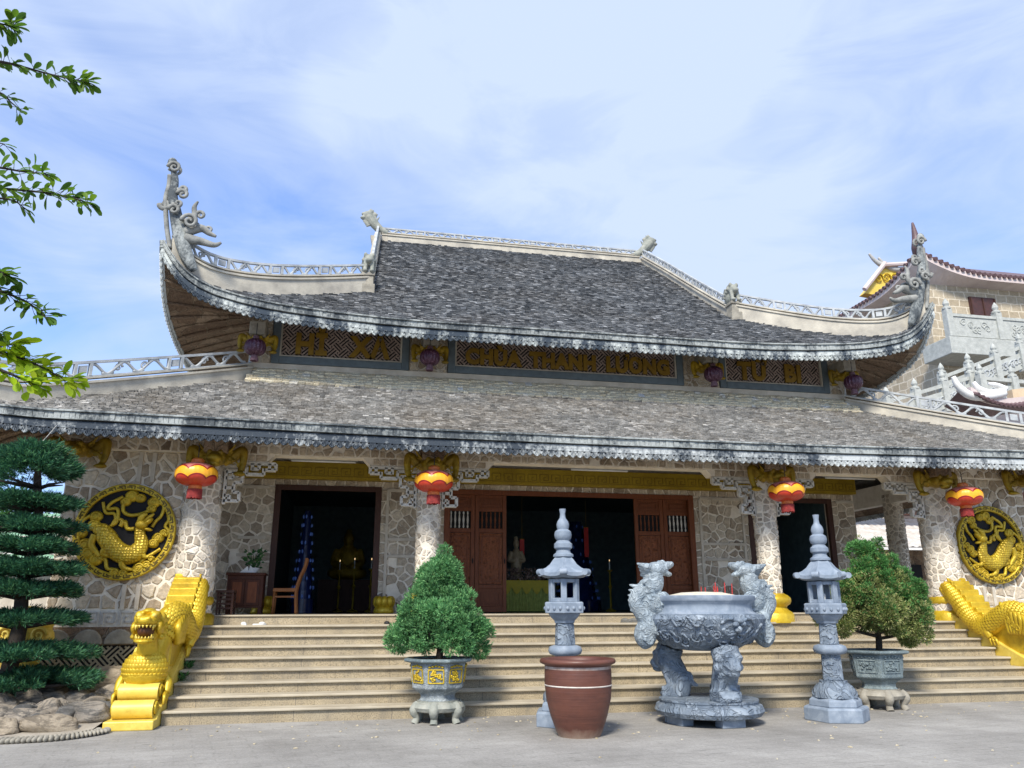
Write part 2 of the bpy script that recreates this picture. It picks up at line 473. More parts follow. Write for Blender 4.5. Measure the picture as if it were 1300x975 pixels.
def leaf_mat(name, c1, c2, c3, trans=.35, rough=.55):
    t = NT(name)
    col = t.ramp(t.island(), [(0, c1), (.55, c2), (1, c3)])
    n = t.ramp(t.noise(2.6, 4, .6), [(.35, .7), (.65, 1.2)])
    col = t.mix(1.0, col, n, 'MULTIPLY')
    t.fin(col, rough, 0, .3)
    tr = t.n('ShaderNodeBsdfTranslucent'); t.l(col, tr.inputs[0])
    mx = t.n('ShaderNodeMixShader'); mx.inputs[0].default_value = trans
    t.l(t.b.outputs[0], mx.inputs[1]); t.l(tr.outputs[0], mx.inputs[2]); t.l(mx.outputs[0], t.out.inputs[0])
    return t.m
M['juniper'] = leaf_mat('bright_juniper_foliage', (.055, .17, .065), (.13, .33, .125), (.25, .48, .19))
M['juniper2'] = leaf_mat('yellowing_juniper_foliage', (.09, .15, .045), (.24, .29, .085), (.50, .48, .22))
M['juniper3'] = leaf_mat('green_juniper_tips', (.045, .15, .04), (.10, .27, .075), (.17, .38, .11))
M['pine'] = leaf_mat('dark_pine_needles', (.016, .065, .04), (.036, .135, .07), (.11, .27, .11), .25)
M['leaf'] = leaf_mat('young_green_leaves', (.06, .14, .02), (.10, .21, .02), (.17, .29, .02), .5)
M['leafbright'] = leaf_mat('leaves_painted_lit', (.22, .36, .01), (.34, .48, .015), (.46, .55, .03), .5)  # yellow-green copy of the leaf colour, with sunlight put into it
M['bush'] = leaf_mat('mid_green_bush', (.03, .10, .03), (.06, .17, .05), (.1, .24, .07), .3)
M['bark'] = simple('dark_bark', (.05, .038, .03), (.02, .016, .013), .95, 0, 8, .8, 20)

def banded(name, c_top, c_mid, c_low, line, z1, z2, amp, k, rough=.4, vert=False):
    """lantern skin: painted bands that meet in wavy lines round the lantern"""
    t = NT(name)
    s = t.n('ShaderNodeSeparateXYZ'); t.l(t.co, s.inputs[0])
    ang = t.math('ARCTAN2', s.outputs[1], s.outputs[0])
    wav = t.math('POWER', t.math('ABSOLUTE', t.math('SINE', t.math('MULTIPLY', ang, k))), .75)
    w = t.math('MULTIPLY', t.math('SUBTRACT', wav, .55), amp)
    za = t.math('SUBTRACT', s.outputs[2], w)
    d1 = t.math('SUBTRACT', za, z1); d2 = t.math('SUBTRACT', za, z2)
    col = t.mix(t.math('GREATER_THAN', d1, 0), c_low, c_mid)
    col = t.mix(t.math('GREATER_THAN', d2, 0), col, c_top)
    l1 = t.math('LESS_THAN', t.math('ABSOLUTE', d1), .014); l2 = t.math('LESS_THAN', t.math('ABSOLUTE', d2), .014)
    col = t.mix(t.math('MAXIMUM', l1, l2), col, line)
    col = t.mix(1.0, col, t.ramp(t.noise(8, 5, .6), [(.3, .85), (.7, 1.12)]), 'MULTIPLY')
    rb = t.math('SINE', t.math('MULTIPLY', ang, 28))
    t.bump(rb, .12, .008)
    return t.fin(col, rough, 0, .5)
M['lantern'] = banded('red_orange_lantern_silk', (.46, .15, .13), (.86, .40, .02), (.52, .045, .022), (.25, .012, .012), -.065, .095, .07, 3.5)
M['lanternpurple'] = None
def purple():
    t = NT('maroon_lantern_silk')
    v = t.noise(13, 3, .5, None, 2.0)
    f = t.ramp(v, [(.56, 0), (.6, .55)])
    col = t.mix(f, (.045, .007, .026), (.20, .11, .15))
    s = t.n('ShaderNodeSeparateXYZ'); t.l(t.co, s.inputs[0])
    t.bump(t.math('SINE', t.math('MULTIPLY', t.math('ARCTAN2', s.outputs[1], s.outputs[0]), 16)), .5, .02)
    return t.fin(col, .45)
M['lanternpurple'] = purple()
M['tassel'] = simple('dark_red_tassel', (.33, .035, .03), (.14, .012, .012), .8, 0, 30)
M['tassel2'] = simple('maroon_tassel', (.20, .12, .14), (.06, .02, .035), .8, 0, 30)
M['white'] = simple('white_plastic', (.78, .78, .76), (.66, .66, .64), .5)
M['black'] = simple('black_rubber', (.02, .02, .022), None, .6)
M['greyshoe'] = simple('grey_canvas', (.16, .155, .14), None, .8)
M['mouth'] = simple('dark_red_mouth', (.10, .03, .005), None, .6)
M['metal'] = simple('grey_conduit', (.45, .45, .43), None, .5)
M['ash'] = simple('pale_incense_sand', (.72, .66, .54), (.52, .46, .36), .95, 0, 20, .6, 60)
M['red'] = simple('red_paper', (.62, .025, .02), (.45, .015, .012), .6)
M['yellowcloth'] = simple('yellow_altar_cloth', (.60, .46, .03), (.42, .33, .03), .7, 0, 8)
M['greencloth'] = simple('olive_altar_cloth', (.40, .43, .09), (.24, .27, .05), .7, 0, 14)
M['blue'] = simple('blue_glass', (.008, .022, .10), (.004, .010, .05), .2)
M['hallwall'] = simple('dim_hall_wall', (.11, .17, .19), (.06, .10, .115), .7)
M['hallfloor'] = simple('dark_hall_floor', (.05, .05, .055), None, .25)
M['flower'] = leaf_mat('mixed_flowers', (.10, .12, .05), (.32, .20, .18), (.55, .45, .40), .2)
M['statue'] = simple('ivory_statue', (.42, .34, .22), (.25, .18, .10), .5, 0, 14)

# ------------------------------------------------------------------ rubble cladding: real stones bedded in mortar
def clip_poly(poly, nx, ny, d):
    """keep the side where nx*x + ny*y <= d"""
    out = []; n = len(poly)
    for i in range(n):
        p = poly[i]; q = poly[(i + 1) % n]; a = nx * p[0] + ny * p[1] - d; b = nx * q[0] + ny * q[1] - d
        if a <= 0: out.append(p)
        if (a < 0 < b) or (b < 0 < a):
            t = a / (a - b); out.append((p[0] + (q[0] - p[0]) * t, p[1] + (q[1] - p[1]) * t))
    return out
def rubble(mb, rects, sp, mortar, h, place, rnd, wrap=0):
    """stones over each rectangle (u0,u1,v0,v1); place(u, v, height) gives the point; wrap: circumference for round columns"""
    for (u0, u1, v0, v1) in rects:
        nu = max(1, round((u1 - u0) / sp)); nv = max(1, round((v1 - v0) / sp)); du = (u1 - u0) / nu; dv = (v1 - v0) / nv
        P = {}
        for i in range(nu):
            for j in range(nv): P[i, j] = (u0 + (i + .5 + rnd.uniform(-.44, .44)) * du, v0 + (j + .5 + rnd.uniform(-.44, .44)) * dv)
        def at_(i, j):
            if wrap: k = (i % nu, j); p = P.get(k); return None if p is None else (p[0] + (i - i % nu) * du, p[1])
            return P.get((i, j))
        for (i, j), c in P.items():
            if nv > 1 and rnd.random() < .03: continue
            poly = [(c[0] - 1.6 * sp, c[1] - 1.6 * sp), (c[0] + 1.6 * sp, c[1] - 1.6 * sp), (c[0] + 1.6 * sp, c[1] + 1.6 * sp), (c[0] - 1.6 * sp, c[1] + 1.6 * sp)]
            for a in range(-2, 3):
                for b in range(-2, 3):
                    q = at_(i + a, j + b)
                    if q is None or (a == 0 and b == 0): continue
                    nx, ny = q[0] - c[0], q[1] - c[1]; L = sqrt(nx * nx + ny * ny)
                    if L < 1e-6: continue
                    nx /= L; ny /= L; m = mortar * rnd.uniform(.25, .85)
                    poly = clip_poly(poly, nx, ny, nx * c[0] + ny * c[1] + L / 2 - m)
                    if len(poly) < 3: break
                if len(poly) < 3: break
            if len(poly) < 3: continue
            e = mortar * .4
            if not wrap: poly = clip_poly(clip_poly(poly, 1, 0, u1 - e), -1, 0, -(u0 + e))
            poly = clip_poly(clip_poly(poly, 0, 1, v1 - e), 0, -1, -(v0 + e))
            if len(poly) < 3: continue
            ar = .5 * abs(sum(poly[k][0] * poly[(k + 1) % len(poly)][1] - poly[(k + 1) % len(poly)][0] * poly[k][1] for k in range(len(poly))))
            if ar < .07 * sp * sp: continue
            rg = []
            for k in range(len(poly)):
                p = poly[k]; q = poly[(k + 1) % len(poly)]; L = sqrt((q[0] - p[0]) ** 2 + (q[1] - p[1]) ** 2)
                m = max(1, min(4, int(L / (sp * .22))))
                for t in range(m):
                    f = t / m; j_ = sp * .045
                    rg.append((p[0] + (q[0] - p[0]) * f + rnd.uniform(-j_, j_), p[1] + (q[1] - p[1]) * f + rnd.uniform(-j_, j_)))
            cx_ = sum(p[0] for p in rg) / len(rg); cy_ = sum(p[1] for p in rg) / len(rg); n = len(rg)
            tx, ty = rnd.uniform(-.07, .07), rnd.uniform(-.07, .07); hh = h * rnd.uniform(.55, 1.15)
            def top(p, s_, z): x = cx_ + (p[0] - cx_) * s_; y = cy_ + (p[1] - cy_) * s_; return place(x, y, z + (x - cx_) * tx + (y - cy_) * ty)
            vs = [place(p[0], p[1], -.012) for p in rg] + [top(p, .97, hh * .62) for p in rg] + [top(p, .86, hh + rnd.uniform(-.004, .004)) for p in rg] + [top((cx_, cy_), 1, hh * 1.08)]
            fs = []
            for k in range(n):
                k2 = (k + 1) % n; fs += [(k, k2, n + k2, n + k), (n + k, n + k2, 2 * n + k2, 2 * n + k), (2 * n + k, 2 * n + k2, 3 * n)]
            mb.add(vs, fs)
def clad_mat(name, cols):
    t = NT(name)
    c = t.ramp(t.island(), [(i / (len(cols) - 1), q) for i, q in enumerate(cols)])
    g = t.ramp(t.noise(14, 9, .7), [(.28, .58), (.72, 1.3)]); c = t.mix(1.0, c, g, 'MULTIPLY')
    st = t.ramp(t.noise(4.5, 7, .7), [(.5, 0), (.72, .6)]); c = t.mix(st, c, (.62, .56, .46))
    t.bump(t.noise(17, 9, .72), .75, .03)
    return t.fin(c, .9, 0, .25)
M['clad'] = clad_mat('rubble_stones', [(.22, .17, .12), (.43, .35, .25), (.33, .26, .185), (.58, .495, .375), (.48, .395, .29), (.68, .595, .46)])
M['clad_in'] = clad_mat('inner_rubble_stones', [(.24, .19, .14), (.43, .36, .27), (.34, .28, .21), (.56, .485, .38), (.48, .41, .31), (.64, .565, .445)])
M['clad_col'] = clad_mat('column_rubble_stones', [(.30, .25, .19), (.50, .44, .36), (.40, .345, .27), (.66, .60, .51), (.56, .50, .41), (.74, .69, .60)])
M['mortar'] = simple('pale_lime_mortar', (.86, .80, .69), (.66, .59, .48), .9, 0, 5, .4, 30, .2)
M['litter'] = simple('pale_dry_litter', (.62, .56, .42), (.30, .24, .14), .9, 0, 3)
# ------------------------------------------------------------------ camera
FW = V((sin(R(11.4)) * cos(R(15.87)), cos(R(11.4)) * cos(R(15.87)), sin(R(15.87))))
RT = V((cos(R(11.4)), -sin(R(11.4)), 0)); UP = RT.cross(FW)
ro = R(.11); RT2 = RT * cos(ro) - UP * sin(ro); UP2 = UP * cos(ro) + RT * sin(ro)
cd = bpy.data.cameras.new('camera'); cam = bpy.data.objects.new('camera', cd); COL.objects.link(cam)
cam.matrix_world = Matrix(((RT2.x, UP2.x, -FW.x, 0), (RT2.y, UP2.y, -FW.y, 0), (RT2.z, UP2.z, -FW.z, 1.6), (0, 0, 0, 1)))
cd.sensor_width = 36; cd.lens = 992 / 1300 * 36; cd.clip_end = 3000; cd.clip_start = .05
scene.camera = cam
def at(x, y, Y):
    """point at depth Y that stands on the line of sight measured at (x, y) in the survey of the photo"""
    d = FW + RT2 * ((x - 650) / 992) + UP2 * ((487.5 - y) / 992)
    return V((0, 0, 1.6)) + d * (Y / d.y)

# ------------------------------------------------------------------ light
SUN_EL, SUN_AZ = 44, 206        # azimuth clockwise from +Y: behind the camera, to the left
w = bpy.data.worlds.new('World'); scene.world = w; w.use_nodes = True
nt = w.node_tree; nt.nodes.clear()
def wn(t, **k):
    x = nt.nodes.new(t)
    for a, b in k.items(): setattr(x, a, b)
    return x
out = wn('ShaderNodeOutputWorld'); bg = wn('ShaderNodeBackground'); bg.inputs[1].default_value = .1
nt.links.new(bg.outputs[0], out.inputs[0])
sky = wn('ShaderNodeTexSky', sky_type='NISHITA', sun_disc=False)
sky.sun_elevation = R(SUN_EL); sky.sun_rotation = R(SUN_AZ); sky.air_density = 1.0; sky.dust_density = .6; sky.ozone_density = 2.0
tc = wn('ShaderNodeTexCoord')
def wmap(sc, rot, loc=(0, 0, 0)):
    m = wn('ShaderNodeMapping'); m.inputs['Scale'].default_value = sc; m.inputs['Rotation'].default_value = rot; m.inputs['Location'].default_value = loc
    nt.links.new(tc.outputs['Generated'], m.inputs[0]); return m.outputs[0]
def wnoise(sc, det, rough, co, dist=0):
    n = wn('ShaderNodeTexNoise'); n.inputs['Scale'].default_value = sc; n.inputs['Detail'].default_value = det
    n.inputs['Roughness'].default_value = rough; n.inputs['Distortion'].default_value = dist; nt.links.new(co, n.inputs[0]); return n.outputs[0]
def wramp(f, a, b):
    r = wn('ShaderNodeMapRange'); r.interpolation_type = 'SMOOTHSTEP'; r.inputs[1].default_value = a; r.inputs[2].default_value = b; nt.links.new(f, r.inputs[0]); return r.outputs[0]
def wmath(op, a, b):
    m = wn('ShaderNodeMath', operation=op)
    for s_, v_ in zip(m.inputs, (a, b)):
        if isinstance(v_, (int, float)): s_.default_value = v_
        else: nt.links.new(v_, s_)
    return m.outputs[0]
big = wramp(wnoise(1.7, 4, .5, wmap((1.2, 1, 2.4), (.2, .35, .1), (3.1, 2.2, .9)), .5), .28, .70)
fin = wramp(wnoise(4.0, 7, .6, wmap((1, 1, 3.2), (.1, .5, .2), (2.2, 0, 1)), .8), .30, .75)
cl = wmath('ADD', wmath('MULTIPLY', big, .62), wmath('MULTIPLY', fin, .30))
sx_ = wn('ShaderNodeSeparateXYZ'); nt.links.new(tc.outputs['Generated'], sx_.inputs[0])
east = wramp(sx_.outputs[0], .15, .75)
high = wramp(sx_.outputs[2], .42, .72)
cl = wmath('MINIMUM', wmath('ADD', wmath('ADD', cl, .20), wmath('ADD', wmath('MULTIPLY', high, .28), wmath('MULTIPLY', east, .30))), .95)
bright = wn('ShaderNodeMix', data_type='RGBA', blend_type='MULTIPLY'); bright.inputs[0].default_value = 1
nt.links.new(sky.outputs[0], bright.inputs[6]); bright.inputs[7].default_value = (.46, .84, 1.36, 1)
mx = wn('ShaderNodeMix', data_type='RGBA'); nt.links.new(cl, mx.inputs[0]); nt.links.new(bright.outputs[2], mx.inputs[6])
mx.inputs[7].default_value = (3.3, 3.9, 5.05, 1)
nt.links.new(mx.outputs[2], bg.inputs[0])
sd = bpy.data.lights.new('sun', 'SUN'); sd.energy = 2.6; sd.angle = R(13); sd.color = (1, .93, .82)
so = bpy.data.objects.new('sun', sd); COL.objects.link(so); so.location = (-20, -20, 40)
az = R(SUN_AZ); el = R(SUN_EL)
sdir = V((sin(az) * cos(el), cos(az) * cos(el), sin(el)))
so.rotation_euler = sdir.to_track_quat('Z', 'Y').to_euler()
scene.view_settings.view_transform = 'Standard'; scene.view_settings.look = 'None'
scene.view_settings.exposure = 1.10; scene.view_settings.gamma = 1
scene.render.engine = 'CYCLES'
scene.cycles.use_denoising = True

# ------------------------------------------------------------------ ground
g = MB(); g.add([(-600, -300, 0), (600, -300, 0), (600, 900, 0), (-600, 900, 0)], [(0, 1, 2, 3)])
tag(g.build('ground', M['ground'], fix=False), kind='structure')

lit_ = random.Random(3); gl_ = MB()
for _ in range(230):
    q_ = lit_.random(); x_ = lit_.uniform(-3, 13); y_ = 12.45 - abs(lit_.gauss(0, 1.1)) if q_ < .7 else lit_.uniform(7.5, 12.4)
    if x_ < -2.2 and y_ > 11.2: continue
    a_ = lit_.uniform(0, 6.3); l_ = lit_.uniform(.008, .03); w2 = l_ * lit_.uniform(.35, .8); ca, sa = cos(a_), sin(a_); zz = lit_.uniform(.004, .012)
    pts_ = [(l_, 0), (0, w2), (-l_, 0), (0, -w2)]
    gl_.add([(x_ + p[0] * ca - p[1] * sa, y_ + p[0] * sa + p[1] * ca, zz + (.006 if k % 2 else 0)) for k, p in enumerate(pts_)] + [(x_ + p[0] * ca - p[1] * sa, y_ + p[0] * sa + p[1] * ca, .002) for p in pts_], [(0, 1, 2, 3), (0, 4, 5, 1), (1, 5, 6, 2), (2, 6, 7, 3), (3, 7, 4, 0)])
tag(gl_.build('leaf_litter', M['litter'], None, fix=False), 'pale dry leaf scraps and grit scattered on the courtyard paving', 'litter', kind='stuff')

# ------------------------------------------------------------------ stairs
Y0, TR = 12.55, .325                       # foot of the first riser, going of a step
ZT = [0.19 + .157 * k for k in range(8)]   # heights of the eight treads
ZF = 1.455                                 # porch floor
st = thing('stone_staircase', 'wide flight of tan terrazzo steps with pale nosings up to the porch', 'stairs', (XC, Y0, 0))
for k, z in enumerate(ZT):
    y = Y0 + k * TR; z0 = ZT[k - 1] if k else -.05
    a = MB(); a.box(XC - 7.42, XC + 7.42, y, 17.2 if k == 7 else y + TR + .05, z0 - .02, z - .036)
    s_ = a.build('step', M['riser'], st)
    b = MB(); b.box(XC - 7.42, XC + 7.42, y - .05, (15.62 if k == 7 else y + TR - .002), z - .034, z)
    b.build('tread', M['tread'], s_, bevel=.008)
a = MB(); a.box(XC - 7.42, XC + 7.42, 15.5, 17.45, 1.2, ZF - .03)
s_ = a.build('step', M['riser'], st)
b = MB(); b.box(XC - 7.42, XC + 7.42, 15.47, 17.5, ZF - .028, ZF); b.build('tread', M['tread'], s_, bevel=.006)

# ------------------------------------------------------------------ temple
T = thing('temple_hall', 'grey tiled temple hall with two sweeping roofs and fieldstone walls above the stairs', 'temple', (XC, 16, 0))
YW, YC, YE = 17.6, 15.2, 13.7              # hall wall, column line, lower eave
# hall front wall with its three openings, and the clerestory above it
a = MB()
for (p, q) in ((-7.35, -6.62), (-4.34, -2.94), (3.04, 4.44), (6.72, 7.35)):
    a.box(XC + p, XC + q, YW, YW + .3, 1.2, 4.15)
a.box(XC - 7.35, XC + 7.35, YW, YW + .3, 4.15, 8.2)
a.box(XC - 8.3, XC - 7.35, YW, YW + .3, 0, 4.75)
a.box(XC - 7.35, XC - 7.05, YW + .3, 30, 1.2, 8.2); a.box(XC + 7.05, XC + 7.35, YW + .3, 30, 1.2, 8.2); a.box(XC - 7.35, XC + 7.35, 30, 30.3, 0, 8.2)
hw_ = a.build('hall_wall', M['mortar'], T)
rr_ = random.Random(12)
for (p, q, r, t) in ((-8.28, -6.6, 1.46, 4.11), (-4.36, -2.92, 1.46, 4.11), (3.02, 4.46, 1.46, 4.11), (6.70, 7.34, 1.46, 4.11), (-7.3, 7.3, 4.12, 4.28)):
    a = MB(); rubble(a, [(XC + p, XC + q, r, t)], .20, .026, .024, lambda u, v, z: V((u, YW - z, v)), rr_); a.build('stone_cladding', M['clad_in'], hw_, each=False)
a = MB()                                    # plaster strips on the hall wall
for (p, q) in ((-7.3, -6.74), (-4.22, -3.08), (3.2, 4.32), (6.84, 7.3)):
    for z in (2.62, 2.98, 4.05): a.box(XC + p, XC + q, YW - .048, YW + .01, z, z + .06)
for x in (-4.20, -3.12, 3.2, 4.30): a.box(XC + x - .03, XC + x + .03, YW - .046, YW + .01, 1.45, 4.05)
a.build('wall_moulding', M['plaster'], T)
a = MB(); a.box(XC - 7.35, XC + 7.35, YW - .16, YW - .002, 4.27, 4.64); gb = a.build('gold_beam', M['goldbeam'], T)
a = MB()
x = XC - 7.2
while x < XC + 7.1:
    for (p, q) in (((0, .06), (0, .24)), ((0, .24), (.2, .24)), ((.2, .24), (.2, .1)), ((.2, .1), (.09, .1)), ((.09, .1), (.09, .17)), ((.09, .17), (.14, .17)), ((0, .06), (.26, .06))):
        a.bar((x + p[0], YW - .16, 4.28 + p[1]), (x + q[0], YW - .16, 4.28 + q[1]), .018, .008)
    x += .28
a.build('key_pattern', M['beaminlay'], gb, each=False)
a = MB(); a.box(XC - 7.3, XC + 7.3, YC + .2, YW - .01, 4.72, 4.8); a.build('porch_ceiling', M['darkwood'], T)

# dim hall interior
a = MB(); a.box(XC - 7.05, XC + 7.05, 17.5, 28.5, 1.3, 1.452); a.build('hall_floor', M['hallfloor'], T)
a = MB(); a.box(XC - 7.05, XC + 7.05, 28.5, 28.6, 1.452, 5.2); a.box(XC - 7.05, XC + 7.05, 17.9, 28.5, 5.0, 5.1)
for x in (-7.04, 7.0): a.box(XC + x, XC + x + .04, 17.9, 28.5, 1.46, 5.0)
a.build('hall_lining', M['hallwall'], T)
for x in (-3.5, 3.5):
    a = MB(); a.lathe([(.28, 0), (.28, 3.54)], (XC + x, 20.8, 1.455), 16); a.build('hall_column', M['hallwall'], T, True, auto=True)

def leaf_door(x0, x1, y, flip=False):
    """one carved door leaf standing between x0 and x1"""
    d = MB(); w_ = x1 - x0; z0, z1 = ZF + .02, 4.08
    for (p, q) in ((x0, x0 + .09), (x1 - .09, x1)): d.box(p, q, y, y + .06, z0, z1)
    for (z, h) in ((z0, .12), (z0 + .5, .09), (z0 + 1.72, .1), (z0 + 2.2, .09), (z1 - .1, .1)): d.box(x0 + .09, x1 - .09, y + .002, y + .058, z, z + h)
    d.box(x0 + .09, x1 - .09, y + .02, y + .045, z0 + .12, z0 + .5); d.box(x0 + .09, x1 - .09, y + .02, y + .045, z0 + 2.29, z1 - .1)
    o = d.build('door_leaf', M['wood'], T, bevel=.006)
    c = MB(); c.box(x0 + .1, x1 - .1, y + .012, y + .05, z0 + .6, z0 + 1.71)
    c.build('carved_panel', M['carved'], o)
    fr = MB()
    for (za, zb) in ((z0 + .66, z0 + 1.64), (z0 + .19, z0 + .43), (z0 + 2.35, z1 - .16)):
        xa, xb = x0 + .16, x1 - .16
        for (p, q) in (((xa, za), (xb, za)), ((xb, za), (xb, zb)), ((xb, zb), (xa, zb)), ((xa, zb), (xa, za))):
            fr.bar((p[0], y + .012, p[1]), (q[0], y + .012, q[1]), .025, .014)
    fr.build('panel_moulding', M['wood'], o)
    k = MB(); k.box(x0 + .1, x1 - .1, y + .05, y + .056, z0 + 1.82, z0 + 2.2); k.build('window_back', M['dark'], o)
    for i in range(5):
        x = x0 + .16 + (w_ - .32) * i / 4
        b = MB(); b.lathe([(.012, 0), (.022, .04), (.012, .08), (.026, .19), (.012, .30), (.022, .34), (.012, .38)], (x, y + .025, z0 + 1.82), 8)
        b.build('spindle', M['fret'] if not flip else M['wood'], o, True)
    h = MB(); h.ell((x1 - .045, y - .015, z0 + 1.1), (.015, .015, .06)); h.build('door_handle', M['dark'], o, True)
leaf_door(XC - 2.93, XC - 2.23, YW + .08); leaf_door(XC - 2.22, XC - 1.50, YW + .08, True)
leaf_door(XC + 1.58, XC + 2.30, YW + .08, True); leaf_door(XC + 2.31, XC + 3.02, YW + .08)
for (p, q) in ((-6.62, -4.34), (-2.94, 3.04), (4.44, 6.72)):
    a = MB(); y = YW - .04
    a.box(XC + p, XC + p + .13, y, y + .1, ZF, 4.15); a.box(XC + q - .13, XC + q, y, y + .1, ZF, 4.15)
    a.box(XC + p + .13, XC + q - .13, y, y + .1, 4.04, 4.15); a.build('door_frame', M['darkwood'] if p != -2.94 else M['wood'], T, bevel=.006)
# gold lotus bases at the foot of the hall wall
for x in (-6.68, -4.2, -3.3, 3.3, 4.2):
    a = MB(); a.lathe([(.2, 0), (.22, .04), (.2, .1), (.17, .16)], (XC + x, YW - .24, ZF), 16)
    for i in range(8): a.ell((XC + x + .15 * cos(i * pi / 4), YW - .24 + .15 * sin(i * pi / 4), ZF + .24), (.085, .085, .12), 8, 6)
    a.build('lotus_base', M['gold'], T, True)

# porch columns
COLS = (-3.52, 3.52)
def column(x, y, z0, z1, r0, r1, base):
    a = MB(); a.lathe([(r0, 0), (r0 * .99, .4), (r1, z1 - z0)], (x, y, z0), 28)
    c = a.build('column', M['mortar'], T, True, auto=True)
    rr_ = random.Random(int(x * 10)); b = MB(); circ = 2 * pi * r0; hz = z1 - z0
    def pl(u, v, z):
        rad = (r0 * .99 if v < z0 + .4 else r0 * .99 + (r1 - r0 * .99) * (v - z0 - .4) / (hz - .4)) + z; an = u / r0
        return V((x + rad * cos(an), y + rad * sin(an), v))
    rubble(b, [(0, circ, z0, z1)], (.115 if r0 < .3 else .14), .026, .017, pl, rr_, circ); b.build('stone_cladding', M['clad_col'], c)
    if base:
        b = MB(); b.lathe([(.40, 0), (.40, .16), (.37, .2), (.30, .25), (.27, .30), (.29, .33), (.34, .36), (.37, .42), (.36, .48), (.31, .53), (.27, .55), (.24, .57)], (x, y, z0), 32)
        b.build('column_base', M['gold'], c, True, auto=True)
for x in COLS: column(XC + x, YC - .06, 1.27, 4.4, .205, .245, True)
for s in (-1, 1): column(XC + s * 7.66, YC + .02, 1.27, 4.6, .33, .34, True)
for s in (-1, 1):
    for y in (19.5, 24): column(XC + s * 9.9, y, 0, 4.6, .24, .24, False)
# beam over the columns: fieldstone with chamfered drops at each column
a = MB()
a.box(XC - 10, XC + 10, YC - .14, YC + .16, 4.33, 5.0)
for x in (-7.66, -3.52, 3.52, 7.66):
    poly = [(-1.28, 4.33), (-1.16, 4.2), (1.16, 4.2), (1.28, 4.33)]
    if x < -5: poly = [(0, 4.33), (0, 4.2), (1.1, 4.2), (1.22, 4.33)]
    if x > 5: poly = [(-1.22, 4.33), (-1.1, 4.2), (0, 4.2), (0, 4.33)]
    a.prism(poly, (XC + x, YC - .135, 0), (1, 0, 0), (0, 0, 1), (0, .29, 0))
a.box(XC - 9.98, XC - 9.7, YC + .16, 27, 4.34, 4.9); a.box(XC + 9.7, XC + 9.98, YC + .16, 27, 4.34, 4.9)
pb_ = a.build('porch_beam', M['mortar'], T)
a = MB(); rr_ = random.Random(5)
rubble(a, [(XC - 9.98, XC + 9.98, 4.34, 4.92)], .165, .028, .022, lambda u, v, z: V((u, YC - .14 - z, v)), rr_)
a.build('stone_cladding', M['clad'], pb_, each=False)
for x in (-7.66, -3.52, 3.52, 7.66):
    a = MB(); rubble(a, [(XC + x - (1.1 if x > -5 else 0), XC + x + (1.1 if x < 5 else 0), 4.2, 4.335)], .17, .022, .018, lambda u, v, z: V((u, YC - .135 - z, v)), rr_); a.build('stone_cladding', M['clad'], pb_, each=False)
# projecting stone stubs over each column
for x in (-7.4, -3.52, 3.52, 7.4):
    a = MB(); a.box(XC + x - .2, XC + x + .2, YC - .75, YC - .145, 4.25, 4.55); a.build('beam_end', M['soffit'], T, bevel=.02)
def fret(x, s):
    a = MB(); y = YC - .05; n = V((0, -1, 0)); q = .055
    def ln(*pts):
        for p, r in zip(pts, pts[1:]): a.bar((x + s * p[0], y, p[1]), (x + s * r[0], y, r[1]), q, .1)
    ln((.18, 4.165), (1.14, 4.165), (1.14, 4.05), (.93, 4.05)); ln((.93, 4.075), (.93, 3.96), (.62, 3.96), (.62, 4.10), (.2, 4.10))
    ln((.72, 4.165), (.72, 4.04)); ln((.72, 4.06), (.84, 4.06), (.84, 4.165)); ln((1.03, 4.165), (1.03, 4.05))
    ln((.26, 4.0), (.56, 4.0), (.56, 3.80), (.42, 3.80), (.42, 3.62), (.53, 3.62), (.53, 3.46), (.26, 3.46)); ln((.27, 4.02), (.27, 3.40))
    ln((.27, 3.88), (.40, 3.88), (.40, 4.0)); ln((.27, 3.70), (.42, 3.70)); ln((.36, 3.46), (.36, 3.56), (.27, 3.56)); ln((.47, 3.90), (.47, 4.0))
    a.build('fret_bracket', M['fret'], T)
for x, ss in ((-7.66, (1,)), (-3.52, (-1, 1)), (3.52, (-1, 1)), (7.66, (-1,))):
    for s in ss: fret(XC + x + (.12 * s if abs(x) > 5 else 0), s)
